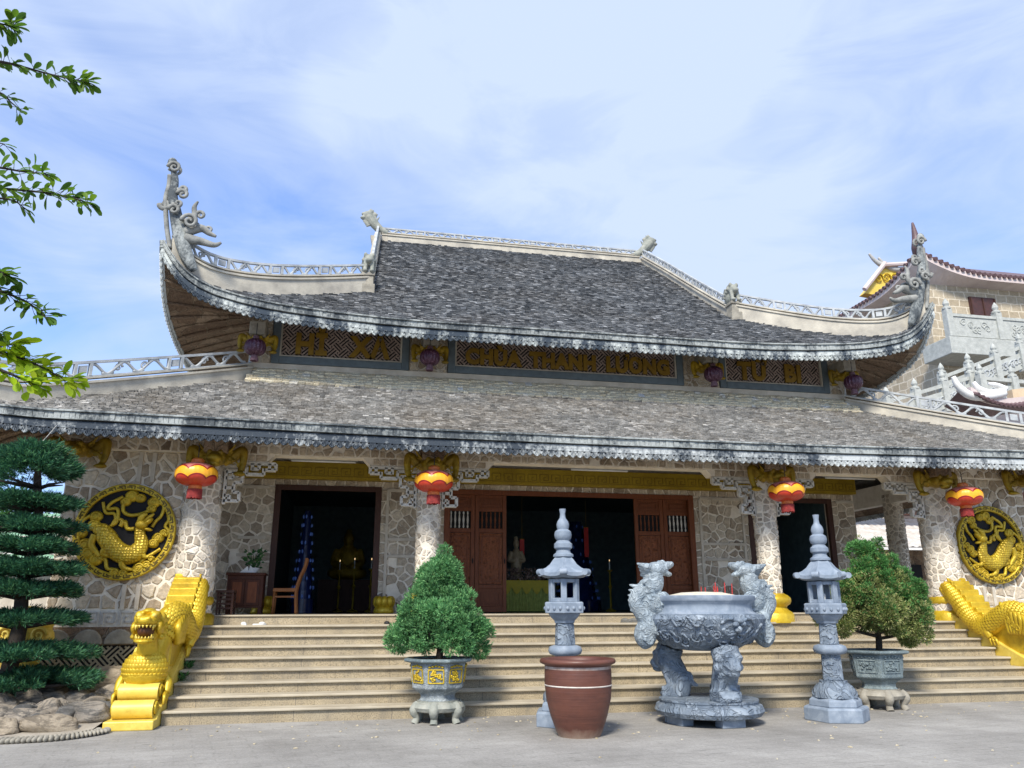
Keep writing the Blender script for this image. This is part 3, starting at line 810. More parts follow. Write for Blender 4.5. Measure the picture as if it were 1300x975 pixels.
# golden dragon brackets on the column heads
def dragon_bracket(x, y, z, mat, k=1.0, side=0):
    a = MB(); c = V((x, y, z))
    P = lambda dx, dy, dz: c + V((dx, dy, dz)) * k
    a.ell(P(0, -.12, .05), (.2 * k, .26 * k, .15 * k)); a.ell(P(0, -.36, .0), (.14 * k, .14 * k, .09 * k)); a.ell(P(0, -.32, -.1), (.11 * k, .12 * k, .05 * k))
    for s in (-1, 1):
        a.ell(P(.09 * s, -.3, .12), .055 * k)
        a.tube(smoothpath([P(.12 * s, -.1, .1), P(.24 * s, -.12, .2), P(.32 * s, -.16, .3)]), lerps([.04 * k, .03 * k, .012 * k], 13), 7)
        a.tube(smoothpath([P(.1 * s, .05, 0), P(.3 * s, 0, .12), P(.44 * s, -.05, .2), P(.46 * s, -.08, -.05), P(.42 * s, -.12, -.2)]), lerps([.09 * k, .11 * k, .085 * k, .06 * k, .05 * k], 25), 8)
        a.ell(P(.42 * s, -.16, -.24), (.11 * k, .09 * k, .045 * k))
        for j in range(4):
            a.tube([P((.40 - .05 * j) * s, -.02, .12), P((.46 - .03 * j) * s, -.02, .32 - .02 * j)], [.035 * k, .008 * k], 6)
            a.tube([P((.38 + .04 * (j - 1)) * s, -.2, -.24), P((.38 + .05 * (j - 1)) * s, -.27, -.27)], [.022 * k, .008 * k], 6)
        for j in range(3): a.spiral(P((.2 + .1 * j) * s, -.1, .02 - .05 * j), (s, 0, 0), (0, 0, 1), .06 * k, 1.3, .018 * k, 14)
    return a.build('dragon_bracket', mat, T, True, remesh=.016 * (1.2 if k < .9 else 1), rsm=1)
for x in (-7.4, -3.52, 3.52, 7.4): dragon_bracket(XC + x, YC - .42, 4.13, M['goldshaded'])
for s in (-1, 1): dragon_bracket(XC + s * 9.75, YC - .3, 4.22, M['goldshaded'])

# screen walls left and right of the porch, with plinth decoration and round dragon medallions
KEYS = [((0, 0), (0, .2)), ((0, .2), (.2, .2)), ((.2, .2), (.2, .04)), ((.2, .04), (.07, .04)), ((.07, .04), (.07, .13)), ((.07, .13), (.13, .13))]
def weave(mb, x0, x1, z0, z1, y, cell, wbar, t):
    """diagonal woven fretwork clipped to a rectangle"""
    r2 = 1 / sqrt(2); n = int(((x1 - x0) + (z1 - z0)) / cell) + 3
    for i in range(-n, n):
        for j in range(-n, n):
            par = (i + j) % 2
            for b in range(3):
                o = (b + .5) / 3
                if par: p = ((i + o), j - .25); q = ((i + o), j + 1.25)
                else: p = (i - .25, j + o); q = (i + 1.25, j + o)
                pts = []
                for (u, v_) in (p, q):
                    pts.append((x0 + (u - v_) * cell * r2, z0 + (u + v_) * cell * r2))
                (ax, az_), (bx_, bz) = pts
                # clip the bar to the rectangle
                t0, t1 = 0., 1.; dx, dz = bx_ - ax, bz - az_; ok = True
                for (pp, qq) in ((-dx, ax - x0), (dx, x1 - ax), (-dz, az_ - z0), (dz, z1 - az_)):
                    if abs(pp) < 1e-9:
                        if qq < 0: ok = False
                    else:
                        rr = qq / pp
                        if pp < 0: t0 = max(t0, rr)
                        else: t1 = min(t1, rr)
                if ok and t1 - t0 > .08:
                    yy = y + (.006 if par else 0)
                    mb.bar((ax + dx * t0, yy, az_ + dz * t0), (ax + dx * t1, yy, az_ + dz * t1), wbar, t)
for s in (-1, 1):
    xa, xb = sorted((XC + s * 7.5, XC + s * 10.0))
    a = MB(); a.box(xa, xb, YC - .02, YC + .28, 0, 4.34); wl = a.build('screen_wall', M['mortar'], T)
    a = MB(); rubble(a, [(xa, xb, 1.56, 4.34)], .22, .036, .028, lambda u, v, z: V((u, YC - .02 - z, v)), random.Random(40 + s)); a.build('stone_cladding', M['clad'], wl)
    a = MB()
    for x in (8.55, 8.78): a.box(XC + s * x - .035, XC + s * x + .035, YC - .072, YC + .01, 3.78, 4.32); a.box(XC + s * x - .035, XC + s * x + .035, YC - .072, YC + .01, 1.55, 1.98)
    for z in (2.62, 2.98): a.box(XC + s * 7.98, XC + s * 8.3, YC - .072, YC + .01, z, z + .05)
    a.build('wall_moulding', M['plaster'], wl)
    a = MB(); a.box(xa + .01, xb - .01, YC - .055, YC - .021, 1.27, 1.54); kb = a.build('key_band', M['fret'], wl)
    a = MB(); x = xa + .06
    while x < xb - .26:
        for (p, q) in KEYS: a.bar((x + p[0], YC - .055, 1.305 + p[1]), (x + q[0], YC - .055, 1.305 + q[1]), .03, .018)
        a.bar((x + .25, YC - .055, 1.29), (x + .25, YC - .055, 1.53), .02, .012)
        x += .29
    a.build('key_pattern', M['key'], kb)
    a = MB(); a.box(xa, xb, YC - .07, YC - .021, .97, 1.268); a.build('plinth_band', M['soffit'], wl)
    a = MB(); n_ = 5
    for i in range(n_):
        cx = xa + (xb - xa) * (i + .5) / n_; rr = (xb - xa) / n_ * .48
        a.prism([(rr * cos(pi * k / 12), .25 * sin(pi * k / 12)) for k in range(13)], (cx, YC - .07, .985), (1, 0, 0), (0, 0, 1), (0, -.06, 0))
    a.build('arched_stone', M['footstone2'], wl, bevel=.02)
    a = MB(); a.box(xa, xb, YC - .05, YC - .021, .42, .968); lp = a.build('lattice_back', M['dark'], wl)
    a = MB(); weave(a, xa + .02, xb - .02, .44, .95, YC - .052, .2, .03, .02); a.build('lattice', M['lattice2'], lp)
    a = MB(); a.box(xa, xb, YC - .12, YC - .021, 0, .42); a.build('plinth_foot', M['footstone2'], wl)

def medallion(s):
    cx, cz, y, Rr = XC + s * 8.88, 2.885, YC - .062, .845
    m = s * -1                                    # the dragons face the stairs
    P = lambda u, v_, d=0: V((cx + m * u * Rr, y - d, cz + v_ * Rr))
    a = MB(); a.prism([(.9 * Rr * cos(i * pi / 32), .9 * Rr * sin(i * pi / 32)) for i in range(64)], (cx, y, cz), (1, 0, 0), (0, 0, 1), (0, -.012, 0))
    root = a.build('medallion', M['dark'], T)  # black disc painted for the darkness seen through the openwork
    a = MB(); n = 72
    prof = [(.865, 0), (.865, .07), (.885, .085), (.98, .085), (1.0, .07), (1.0, 0)]
    vs = []; fs = []
    for i in range(n):
        an = 2 * pi * i / n
        for (r, d) in prof: vs.append(P(r * cos(an), r * sin(an), d))
    k = len(prof)
    for i in range(n):
        for j in range(k - 1): fs.append((i * k + j, i * k + j + 1, ((i + 1) % n) * k + j + 1, ((i + 1) % n) * k + j))
    a.add(vs, fs); a.build('ring', M['goldrelief'], root)
    a = MB()
    for i in range(30):
        def rp(q, r): an = 2 * pi * (i + q) / 30; return P(r * cos(an), r * sin(an), .084)
        for (p, q) in (((0, .89), (0, .955)), ((0, .955), (.62, .955)), ((.3, .89), (.3, .925)), ((.3, .925), (.8, .925))):
            a.bar(rp(*p), rp(*q), .020, .006)
    a.build('key_pattern', M['goldinlay'], root)
    a = MB()
    def rib(pts, r, d=.05): a.tube(smoothpath([P(u, v_, d) for (u, v_) in pts]), r * 1.45 * Rr, 7)
    rib([(-.12, .72), (-.34, .58), (-.38, .46), (-.2, .46), (-.18, .2), (-.3, .1)], .026); rib([(-.5, .6), (-.42, .38), (-.25, .36), (-.2, .18)], .024)
    rib([(-.1, .6), (-.08, .42), (.05, .34), (.25, .36), (.42, .44), (.55, .55)], .028); rib([(.55, .62), (.7, .55), (.68, .35), (.58, .22), (.52, .1)], .025)
    rib([(.8, .4), (.83, .25), (.78, .12), (.86, .02), (.8, -.08)], .025); rib([(-.9, .1), (-.8, .24), (-.7, .32)], .025)
    rib([(-.1, .1), (-.02, .2), (.04, .06), (.18, .06)], .03); rib([(-.26, .12), (-.2, .24), (-.08, .22), (-.1, .1)], .03)
    rib([(-.5, -.6), (-.32, -.56), (-.25, -.75), (-.12, -.78)], .028); rib([(.74, -.35), (.6, -.45), (.45, -.55), (.3, -.72)], .025)
    a.build('ribbon', M['goldrelief'], root, True)
    a = MB()
    for (u, v_, r) in ((.05, .74, .13), (.22, .7, .1), (-.06, .62, .1), (.5, .62, .12), (.46, .48, .09), (-.6, .3, .12), (-.62, .12, .12), (-.52, .02, .1), (-.74, -.28, .13), (-.66, -.46, .14), (-.5, -.58, .13), (-.84, -.05, .11),
                       (.66, -.12, .11), (.58, -.24, .1), (.76, -.02, .08), (.36, -.74, .12), (.5, -.68, .1), (-.1, -.84, .1), (.06, -.86, .1), (.58, -.56, .07)):
        r *= 1.18; a.ell(P(u, v_, .03), (r * Rr, .06, r * Rr * .85), 10, 7)
        a.spiral(P(u, v_, .085), (m, 0, 0), (0, 0, 1), r * Rr * .7, 1.4, .016, 16)
    a.build('cloud', M['goldrelief'], root, True)
    a = MB()
    a.tube(smoothpath([P(u, v_, .085) for (u, v_) in ((-.58, -.02), (-.46, .0), (-.32, -.14), (-.14, -.36), (.08, -.48), (.26, -.44), (.36, -.26), (.31, -.06), (.30, .08))]),
           [r * Rr for r in lerps([.07, .17, .2, .2, .2, .19, .15, .11, .1], 49)], 12, sq=.55, ref=(0, 0, 1))
    a.build('dragon_body', M['goldreliefs'], root, True)
    a = MB()
    a.ell(P(.33, .14, .12), (.13 * Rr, .09, .1 * Rr)); a.ell(P(.46, .2, .13), (.11 * Rr, .07, .05 * Rr), rot=Matrix.Rotation(-m * .7, 3, 'Y')); a.ell(P(.47, .04, .12), (.09 * Rr, .06, .035 * Rr), rot=Matrix.Rotation(m * .2, 3, 'Y'))
    a.tube(smoothpath([P(.28, .18, .1), P(.33, .32, .12), P(.42, .36, .12)]), [r * Rr for r in lerps([.07, .07, .03], 13)], 8)
    a.tube(smoothpath([P(.38, .2, .1), P(.48, .31, .12), P(.55, .37, .12)]), [r * Rr for r in lerps([.05, .045, .02], 13)], 8)
    for (pts, r) in ((((-.56, -.08), (-.6, -.28), (-.48, -.44), (-.42, -.52)), (.08, .07, .05, .04)), (((.06, -.5), (.04, -.68), (.12, -.76), (.26, -.78)), (.1, .07, .05, .03)), (((-.3, -.34), (-.36, -.46), (-.2, -.52)), (.09, .06, .03)), (((.36, -.4), (.46, -.52), (.55, -.5)), (.08, .05, .03))):
        a.tube(smoothpath([P(u, v_, .08) for (u, v_) in pts]), [q * Rr for q in lerps(list(r), (len(pts) - 1) * 6 + 1)], 8)
    for (u, v_) in ((-.42, -.54), (.26, -.79)):
        for j in (-1, 0, 1): a.tube([P(u, v_, .09), P(u + .11, v_ - .05 * j - .02, .09)], [.025 * Rr, .006 * Rr], 6)
    a.build('dragon_head_and_limbs', M['goldrelief'], root, True)
for s in (-1, 1): medallion(s)
# ------------------------------------------------------------------ sign panels on the clerestory
def text_mesh(body, size, depth, bold):
    c = bpy.data.curves.new('lettering', 'FONT'); c.body = body; c.size = size; c.extrude = depth / 2; c.offset = bold; c.align_x = 'CENTER'; c.space_character = 1.08
    c.resolution_u = 3
    o = bpy.data.objects.new('lettering_source', c); COL.objects.link(o)
    dg = bpy.context.evaluated_depsgraph_get(); dg.update()
    me = bpy.data.meshes.new_from_object(o.evaluated_get(dg))
    bpy.data.objects.remove(o); return me
def sign(x0, x1, words, size, label):
    z0, z1, y = 6.87, 8.05, YW
    a = MB(); f = .17
    a.box(XC + x0, XC + x0 + f, y - .13, y - .002, z0, z1); a.box(XC + x1 - f, XC + x1, y - .13, y - .002, z0, z1)
    a.box(XC + x0 + f, XC + x1 - f, y - .13, y - .002, z0, z0 + f); a.box(XC + x0 + f, XC + x1 - f, y - .13, y - .002, z1 - f, z1)
    root = a.build('sign_panel', M['slate'], T, bevel=.012); root['label'] = label
    a = MB()
    for (p, q, r, t) in ((x0 + f, x0 + f + .035, z0 + f, z1 - f), (x1 - f - .035, x1 - f, z0 + f, z1 - f)): a.box(XC + p, XC + q, y - .1, y - .004, r, t)
    a.box(XC + x0 + f + .035, XC + x1 - f - .035, y - .1, y - .004, z0 + f, z0 + f + .035); a.build('inner_moulding', M['cream'], root)
    a = MB(); a.box(XC + x0 + f, XC + x1 - f, y - .03, y - .005, z0 + f, z1 - f); a.build('sign_back', M['dark'], root)
    a = MB(); weave(a, XC + x0 + f + .035, XC + x1 - f - .035, z0 + f + .035, z1 - f, y - .035, .195, .030, .022); a.build('lattice', M['lattice'], root)
    for (wd, cx) in words:
        me = text_mesh(wd, size, .05, .032); me.name = 'lettering'; me.materials.clear(); me.materials.append(M['letter'])
        me.transform(Matrix.Translation(V((XC + cx, y - .095, z0 + f + .10)) - worldloc(root)) @ Matrix.Rotation(pi / 2, 4, 'X') @ Matrix.Diagonal((.90, 1, 1, 1)))
        o = bpy.data.objects.new('lettering', me); COL.objects.link(o); o.parent = root
sign(-6.93, -3.85, [('HỈ', -6.08), ('XẢ', -4.75)], .66, 'left sign panel reading HỈ XẢ')
sign(-2.94, 2.96, [('CHÙA', -1.86), ('THANH', -.13), ('LƯƠNG', 1.78)], .50, 'wide middle sign panel reading CHÙA THANH LƯƠNG')
sign(3.94, 6.99, [('TỪ', 4.85), ('BI', 5.98)], .62, 'right sign panel reading TỪ BI')
a = MB()
for (p, q) in ((-7.42, -6.95), (-3.83, -2.96), (2.98, 3.92), (7.01, 7.42)): a.box(XC + p, XC + q, YW - .09, YW - .001, 6.3, 8.2)
a.build('clerestory_pier', M['stone_in'], T, each=True)
a = MB(); a.box(XC - 7.42, XC + 7.42, YW - .10, YW - .001, 6.4, 6.862); a.build('clerestory_sill', M['plaster'], T)
a = MB()
for x in (-7.2, -3.4, 3.45, 7.2): a.box(XC + x - .17, XC + x + .17, YW - .75, YW - .095, 7.32, 7.62)
a.build('beam_end', M['footstone2'], T, bevel=.02)
for x in (-7.2, -3.4, 3.45, 7.2): dragon_bracket(XC + x, YW - .4, 7.18, M['goldshaded'], .82)

# ------------------------------------------------------------------ roofs
RISE_U = [(0, 0), (3.5, 0), (4.5, .02), (5.5, .07), (6.5, .15), (7, .21), (7.5, .30), (8, .43), (8.3, .56), (8.6, .76), (8.8, .98), (8.95, 1.18), (9.1, 1.42)]
RISE_L = [(0, 0), (4, .01), (7, .05), (9, .075), (10, .085), (10.7, .13), (11.25, .36)]
class Roof: pass
def make_roof(kind):
    r = Roof()
    if kind == 'u':
        r.hx, r.ye, r.yb, r.z0, r.sl, r.rise, r.eb = 9.1, 16.0, 32.0, 7.50, .72, RISE_U, 7.12
        r.hipx, r.hipy, r.fall = 4.86, 18.2, 3.2
    else:
        r.hx, r.ye, r.yb, r.z0, r.sl, r.rise, r.eb = 11.25, 13.7, 34.0, 4.60, .50, RISE_L, 4.215
        r.hipx, r.hipy, r.fall = 7.35, 17.4, 5.0
    def up(x, t):                     # how much the corner lifts a point at x along the eave, t in from it
        k = max(0., 1 - t / r.fall); return lerp(r.rise, abs(x)) * k * k
    def front(x, Y):
        t = Y - r.ye
        curve = -.05 * sin(min(1, t / 6) * pi) if kind == 'u' else 0
        return V((XC + x, Y, r.z0 + r.sl * t + curve + up(x, t)))
    def hip(q, s):                    # q 0 at the corner, 1 at the top of the hip
        x = s * (r.hx + (r.hipx - r.hx) * q); Y = r.ye + (r.hipy - r.ye) * q
        return front(x, Y)
    zt = r.z0 + r.sl * (r.hipy - r.ye)
    def side(s, d, Y):                # d metres in from the side eave
        ss = (zt - r.z0) / (r.hx - r.hipx)
        e = r.hx - min(abs(Y - r.ye), abs(r.yb - Y))      # same lift measured from either corner
        k = max(0., 1 - d / r.fall)
        return V((XC + s * (r.hx - d), Y, r.z0 + ss * d + lerp(r.rise, max(0, e)) * k * k))
    r.front, r.hip, r.side, r.up, r.zt = front, hip, side, up, zt
    r.eave = lambda x: V((XC + x, r.ye, r.eb + lerp(r.rise, abs(x))))
    r.eave_s = lambda s, Y: V((XC + s * r.hx, Y, r.eb + lerp(r.rise, max(0, r.hx - min(abs(Y - r.ye), abs(r.yb - Y))))))
    return r
RU, RL = make_roof('u'), make_roof('l')
def xs_fine(h):
    v = [0]
    while v[-1] < h - .001: v.append(min(h, v[-1] + (.5 if v[-1] < h - 3 else .12)))
    return [-q for q in v[:0:-1]] + v
def roof_base(r, root, ytop, hw):
    """closed under-sheet of the roof: front, sides and back slopes"""
    a = MB()
    # front slope as grid rows between the two hips
    rows = [r.ye + (ytop - r.ye) * i / 24 for i in range(25)]
    prev = None
    for Y in rows:
        lim = r.hx + (r.hipx - r.hx) * (Y - r.ye) / (r.hipy - r.ye) if Y < r.hipy else hw
        row = [r.front(lim * (i / 30), Y) - V((0, 0, .03)) for i in range(-30, 31)]
        row = [p for p in row]
        if prev:
            n = len(row); b = len(a.v)
            a.add(prev + row, [(i, i + 1, n + i + 1, n + i) for i in range(n - 1)])
        prev = row
    if abs(ytop - 24) < .1:                       # back slope, mirrored
        m = list(a.v); ff = list(a.f)
        a.add([(x, 48 - y, z) for (x, y, z) in m], [tuple(reversed(f)) for f in ff])
    for s in (-1, 1):
        prev = None
        N = 60
        for i in range(13):
            q = i / 12; d = (r.hx - r.hipx) * q
            y0 = r.ye + (r.hipy - r.ye) * q; y1 = r.yb - (r.hipy - r.ye) * q
            row = [r.side(s, d, y0 + (y1 - y0) * (.5 - .5 * cos(pi * j / N))) - V((0, 0, .03)) for j in range(N + 1)]
            if prev: a.add(prev + row, [(j, j + 1, N + 2 + j, N + 1 + j) for j in range(N)])
            prev = row
    return a
def tiles(mb, r, y0, y1, hw, exp_, wd, rnd, inset=0.0):
    Y = y0; k = 0
    while Y < y1:
        lim = (r.hx + (r.hipx - r.hx) * (Y - r.ye) / (r.hipy - r.ye) - inset) if Y < r.hipy else hw
        x = -lim + (k % 2) * wd * .5 + random.uniform(0, .05)
        while x < lim - wd * .4:
            w_ = wd * random.uniform(.7, 1.15); ya = Y + random.uniform(-.035, .035); lift = random.uniform(.022, .055)
            sk = random.uniform(-.02, .02)
            p = [r.front(x, ya), r.front(x + w_ * .96, ya + sk), r.front(x + w_ * .96, ya + exp_ * 1.35), r.front(x, ya + exp_ * 1.35)]
            n = (p[1] - p[0]).cross(p[3] - p[0]).normalized()
            l2 = lift + random.uniform(-.012, .012)
            vs = [p[0] + n * lift, p[1] + n * l2, p[2] + n * .006, p[3] + n * .006, p[0] - n * .01, p[1] - n * .01, p[2] - n * .01, p[3] - n * .01]
            mb.add(vs, [(0, 1, 2, 3), (4, 5, 1, 0), (5, 6, 2, 1), (7, 4, 0, 3)])
            x += w_
        Y += exp_; k += 1
def eave_edges(r, root, matf, matside, teeth_w, kind):
    xs = xs_fine(r.hx); fp = [r.eave(x) for x in xs]
    H = 5.0 if kind == 'u' else 4.0
    runs = [(fp, matf)]
    for s in (-1, 1):
        ys = []; d = 0
        while d < r.yb - r.ye - .01:
            ys.append(r.ye + d); d += .12 if (d < 3 or d > r.yb - r.ye - 3) else .6
        ys.append(r.yb)
        if s == 1: runs.append(([r.eave_s(s, y) for y in ys], matside))
        else: runs.append(([r.eave_s(s, y) for y in reversed(ys)], matside))
    for pts, mt in runs:
        a = MB()
        a.ribbon(pts, .07, .10, .235, .0)
        a.ribbon(pts, .05, .235, .262, -.06)
        fb = a.build('fascia', mt, root)
        a = MB(); a.ribbon(pts, .10, .262, .275, .03); a.ribbon(pts, .06, .275, .40, .012); a.ribbon(pts, .12, .392, .42, .03)
        # ends of the tiles along the roll
        L = 0
        for p, q in zip(pts, pts[1:]):
            seg = (q - p).length; d = (q - p); hd = V((d.x, d.y, 0)).normalized(); nr = V((hd.y, -hd.x, 0))
            while L < seg:
                c = p + d * (L / seg); wt = random.uniform(.05, .11)
                o = nr * (.045 + random.uniform(0, .02))
                zt_ = random.uniform(.35, .39)
                b_ = c + hd * (wt * .92)
                b_.z = c.z + d.z / seg * wt
                vs = [c + o + V((0, 0, .28)), b_ + o + V((0, 0, .28)), b_ + o + V((0, 0, zt_)), c + o + V((0, 0, zt_))]
                vs += [v - nr * .05 for v in vs]
                a.add(vs, [(0, 1, 2, 3), (0, 4, 5, 1), (3, 2, 6, 7), (1, 5, 6, 2), (0, 3, 7, 4)])
                L += wt
            L -= seg
        a.build('eave_roll', M['roll'], fb)
        a = MB(); L = 0
        for p, q in zip(pts, pts[1:]):
            seg = (q - p).length; d = (q - p) / seg; hd = V((d.x, d.y, 0)).normalized(); nr = V((hd.y, -hd.x, 0))
            while L < seg:
                c = p + d * L; h = random.uniform(.9, 1.06)
                # pointed petal with a raised rib on each side
                pl = [(-.5, .125), (-.5, .055), (-.28, .02), (0, 0), (.28, .02), (.5, .055), (.5, .125)]
                vs = [c + d * (u * teeth_w) + V((0, 0, .125 - (.125 - z) * h)) + nr * (.035 + (.018 if abs(u) < .1 else 0)) for (u, z) in pl]
                n = len(vs); vs += [v - nr * .04 for v in vs]
                a.add(vs, [(0, 1, 2, 3, 6), (3, 4, 5, 6)] + [(n + 6, n + 3, n + 2, n + 1, n), (n + 6, n + 5, n + 4, n + 3)] + [(i, n + i, n + (i + 1) % n, (i + 1) % n) for i in range(n)])
                for u in (-.33, -.12, .12, .33):
                    b0 = c + d * (u * .5 * teeth_w) + V((0, 0, .115)) + nr * .045; b1 = c + d * (u * teeth_w * 1.1) + V((0, 0, .03 + abs(u) * .05)) + nr * .045
                    a.bar(b0, b1, .010, .012, nr)
                L += teeth_w
            L -= seg
        a.build('petal_fringe', mt, fb, fix=False)
def soffit(r, root, wallx, wally, zin, name='soffit'):
    """underside between the eave and the wall"""
    a = MB(); xs = xs_fine(r.hx); K = 8
    def fr(x, q):
        e = r.eave(x) + V((0, .03, .14))
        xi = x * (wallx / r.hx) if abs(x) > wallx * .9 else x
        xi = max(-wallx, min(wallx, x * (1 if abs(x) < wallx * .8 else (wallx * .8 + (abs(x) - wallx * .8) * (.2 * wallx) / (r.hx - wallx * .8)) / abs(x))))
        i = V((XC + xi, wally, zin)); p = e.lerp(i, q); p.z = e.z + (i.z - e.z) * q ** .85
        return p
    g = [[fr(x, q / K) for q in range(K + 1)] for x in xs]
    vs = [p for row in g for p in row]; n = K + 1
    a.add(vs, [(i * n + j, i * n + j + 1, (i + 1) * n + j + 1, (i + 1) * n + j) for i in range(len(xs) - 1) for j in range(K)])
    for s in (-1, 1):
        ys = [r.ye + d * .15 for d in range(0, 30)] + [r.ye + 4.5 + d for d in range(0, int(r.yb - r.ye - 4.5))]
        rows = []
        for y in ys:
            e = r.eave_s(s, y) + V((-.03 * s, 0, .14)); row = []
            for q in range(K + 1):
                yy = max(wally, y); i = V((XC + s * wallx, yy, zin)); t = q / K
                p = e.lerp(i, t); p.z = e.z + (i.z - e.z) * t ** .85; row.append(p)
            rows.append(row)
        vs = [p for row in rows for p in row]
        a.add(vs, [(i * n + j, i * n + j + 1, (i + 1) * n + j + 1, (i + 1) * n + j) for i in range(len(ys) - 1) for j in range(K)])
    o = a.build(name, M['soffit'], root, fix=False)
    b = MB()                                  # rough radial ribs under the corners
    for s in (-1, 1):
        for k in range(6):
            x = s * (r.hx - .12 - (k + random.uniform(-.2, .2)) * (r.hx - wallx) / 4)
            b.tube([fr(x, q / K) - V((0, 0, .01)) for q in range(K + 1)], random.uniform(.015, .045), 6)
        for k in range(9):
            y = r.ye + .3 + k * .42; e = r.eave_s(s, y) + V((-.03 * s, 0, .12)); i = V((XC + s * wallx, max(wally, y), zin))
            pts = []
            for q in range(K + 1):
                p = e.lerp(i, q / K); p.z = e.z + (i.z - e.z) * (q / K) ** .85 - .015; pts.append(p)
            b.tube(pts, random.uniform(.015, .045), 6)
    b.build('soffit_rib', M['soffit'], o, True)

# upper roof
up = roof_base(RU, T, 24.0, 4.75)
upo = up.build('upper_roof', M['tile_up'], T, fix=False)
a = MB(); tiles(a, RU, 16.0, 24.0, 4.72, .105, .125, 0, .05); a.build('roof_tiles', M['tile_up'], upo, fix=False)
a = MB()                                      # rubble gable ends under the ridge
for s in (-1, 1):
    zt = RU.zt
    a.prism([(18.4, zt - .3), (29.6, zt - .3), (29.6, zt - .15), (24, RU.front(0, 24).z - .15), (18.4, zt - .15)], (XC + s * 4.55, 0, 0), (0, 1, 0), (0, 0, 1), (s * .22, 0, 0))
a.build('gable', M['soffit'], upo)
eave_edges(RU, upo, M['fascia_up'], M['sidefascia'], .135, 'u')
soffit(RU, upo, 7.35, YW - .02, 8.0)
# lower roof
lo = roof_base(RL, T, 17.55, 7.35)
loo = lo.build('lower_roof', M['tile_low'], T, fix=False)
a = MB(); tiles(a, RL, 13.7, 17.02, 7.35, .10, .12, 0, .05); a.build('roof_tiles', M['tile_low'], loo, fix=False)
RF = Roof(); RF.__dict__.update(RL.__dict__); RF.hipy = 0
RF.front = lambda x, Y: RL.front(x, Y) + V((0, 0, .02 + max(0, Y - 16.92) * .36))
a = MB(); tiles(a, RF, 16.93, 17.46, 7.4, .11, .16, 0, 0); a.build('flashing_tiles', M['tile_cream'], loo, fix=False)
eave_edges(RL, loo, M['fascia_low'], M['fascia_low'], .135, 'l')
soffit(RL, loo, 9.9, YC + .1, 4.95)

# ------------------------------------------------------------------ ridges with openwork rails
def railing(path, root, hb, ho, name='ridge_rail', step=1.5, tk=.16, cap=True, base_mat='cream', rail_mat='rail'):
    a = MB(); a.ribbon(path, tk, -.08, hb); a.ribbon(path, tk + .07, hb, hb + .045); a.ribbon(path, tk + .03, hb + .09, hb + .12)
    bo = a.build('ridge_base', M[base_mat], root)
    a = MB(); zt = hb + ho
    a.ribbon(path, .07, zt - .05, zt); a.ribbon(path, .06, hb + .12, hb + .155)
    # arc length positions
    P = [V(p) for p in path]; S = [0]
    for p, q in zip(P, P[1:]): S.append(S[-1] + (q - p).length)
    def pos(s_):
        s_ = max(0, min(S[-1], s_))
        for i in range(len(S) - 1):
            if s_ <= S[i + 1] + 1e-9: return P[i].lerp(P[i + 1], (s_ - S[i]) / max(1e-9, S[i + 1] - S[i]))
        return P[-1]
    n = max(1, round(S[-1] / step)); st_ = S[-1] / n
    for k in range(n + 1):
        c = k * st_
        for d in ((-.14, .14) if 0 < k < n else ((0,))):
            p = pos(c + d - .028); q = pos(c + d + .028)
            a.ribbon([p, q], .075, hb + .155, zt - .05)
        if 0 < k < n:                                    # small square medallion between the paired posts
            a.ribbon([pos(c - .075), pos(c + .075)], .04, hb + .155 + (ho - .2) * .22, hb + .155 + (ho - .2) * .82)
    a.build('rail', M[rail_mat], bo)
    a = MB(); zm = (hb + .155 + zt - .05) / 2; am = (zt - .05 - hb - .155) / 2
    for k in range(n):
        s0, s1 = k * st_ + .17, (k + 1) * st_ - .17
        if s1 - s0 < .2: continue
        for ph in range(5):
            pts = []; N = 15
            c0 = s0 + (s1 - s0) * (ph - .35) / 5; c1 = s0 + (s1 - s0) * (ph + 1.35) / 5
            for i in range(N):
                q = i / (N - 1); p = pos(max(s0, min(s1, c0 + (c1 - c0) * q)))
                pts.append(p + V((0, 0, zm + am * .95 * sin((q * 1.5 - .75) * pi) * (1 if ph % 2 else -1))))
            a.tube(pts, .03, 5)
        for c_ in (.33, .67):
            p = pos(s0 + (s1 - s0) * c_); dd = (pos(s0 + (s1 - s0) * c_ + .05) - p).normalized()
            a.spiral(p + V((0, 0, zm)), dd, V((0, 0, 1)), am * .72, 1.3, .024, 16)
    a.build('openwork', M[rail_mat], bo, True)
    return bo
for s in (-1, 1):
    hp = [RU.hip(q / 30, s) for q in range(1, 31)]
    railing(hp, upo, .34, .40, step=1.25)
    hl = [RL.hip(q / 24, s) for q in range(0, 25)]
    railing(hl, loo, .22, .44, step=1.7)
rz = RU.front(0, 24).z
railing([V((XC - 4.5 + 9.0 * i / 20, 24, rz)) for i in range(21)], upo, .16, .32, step=1.3)
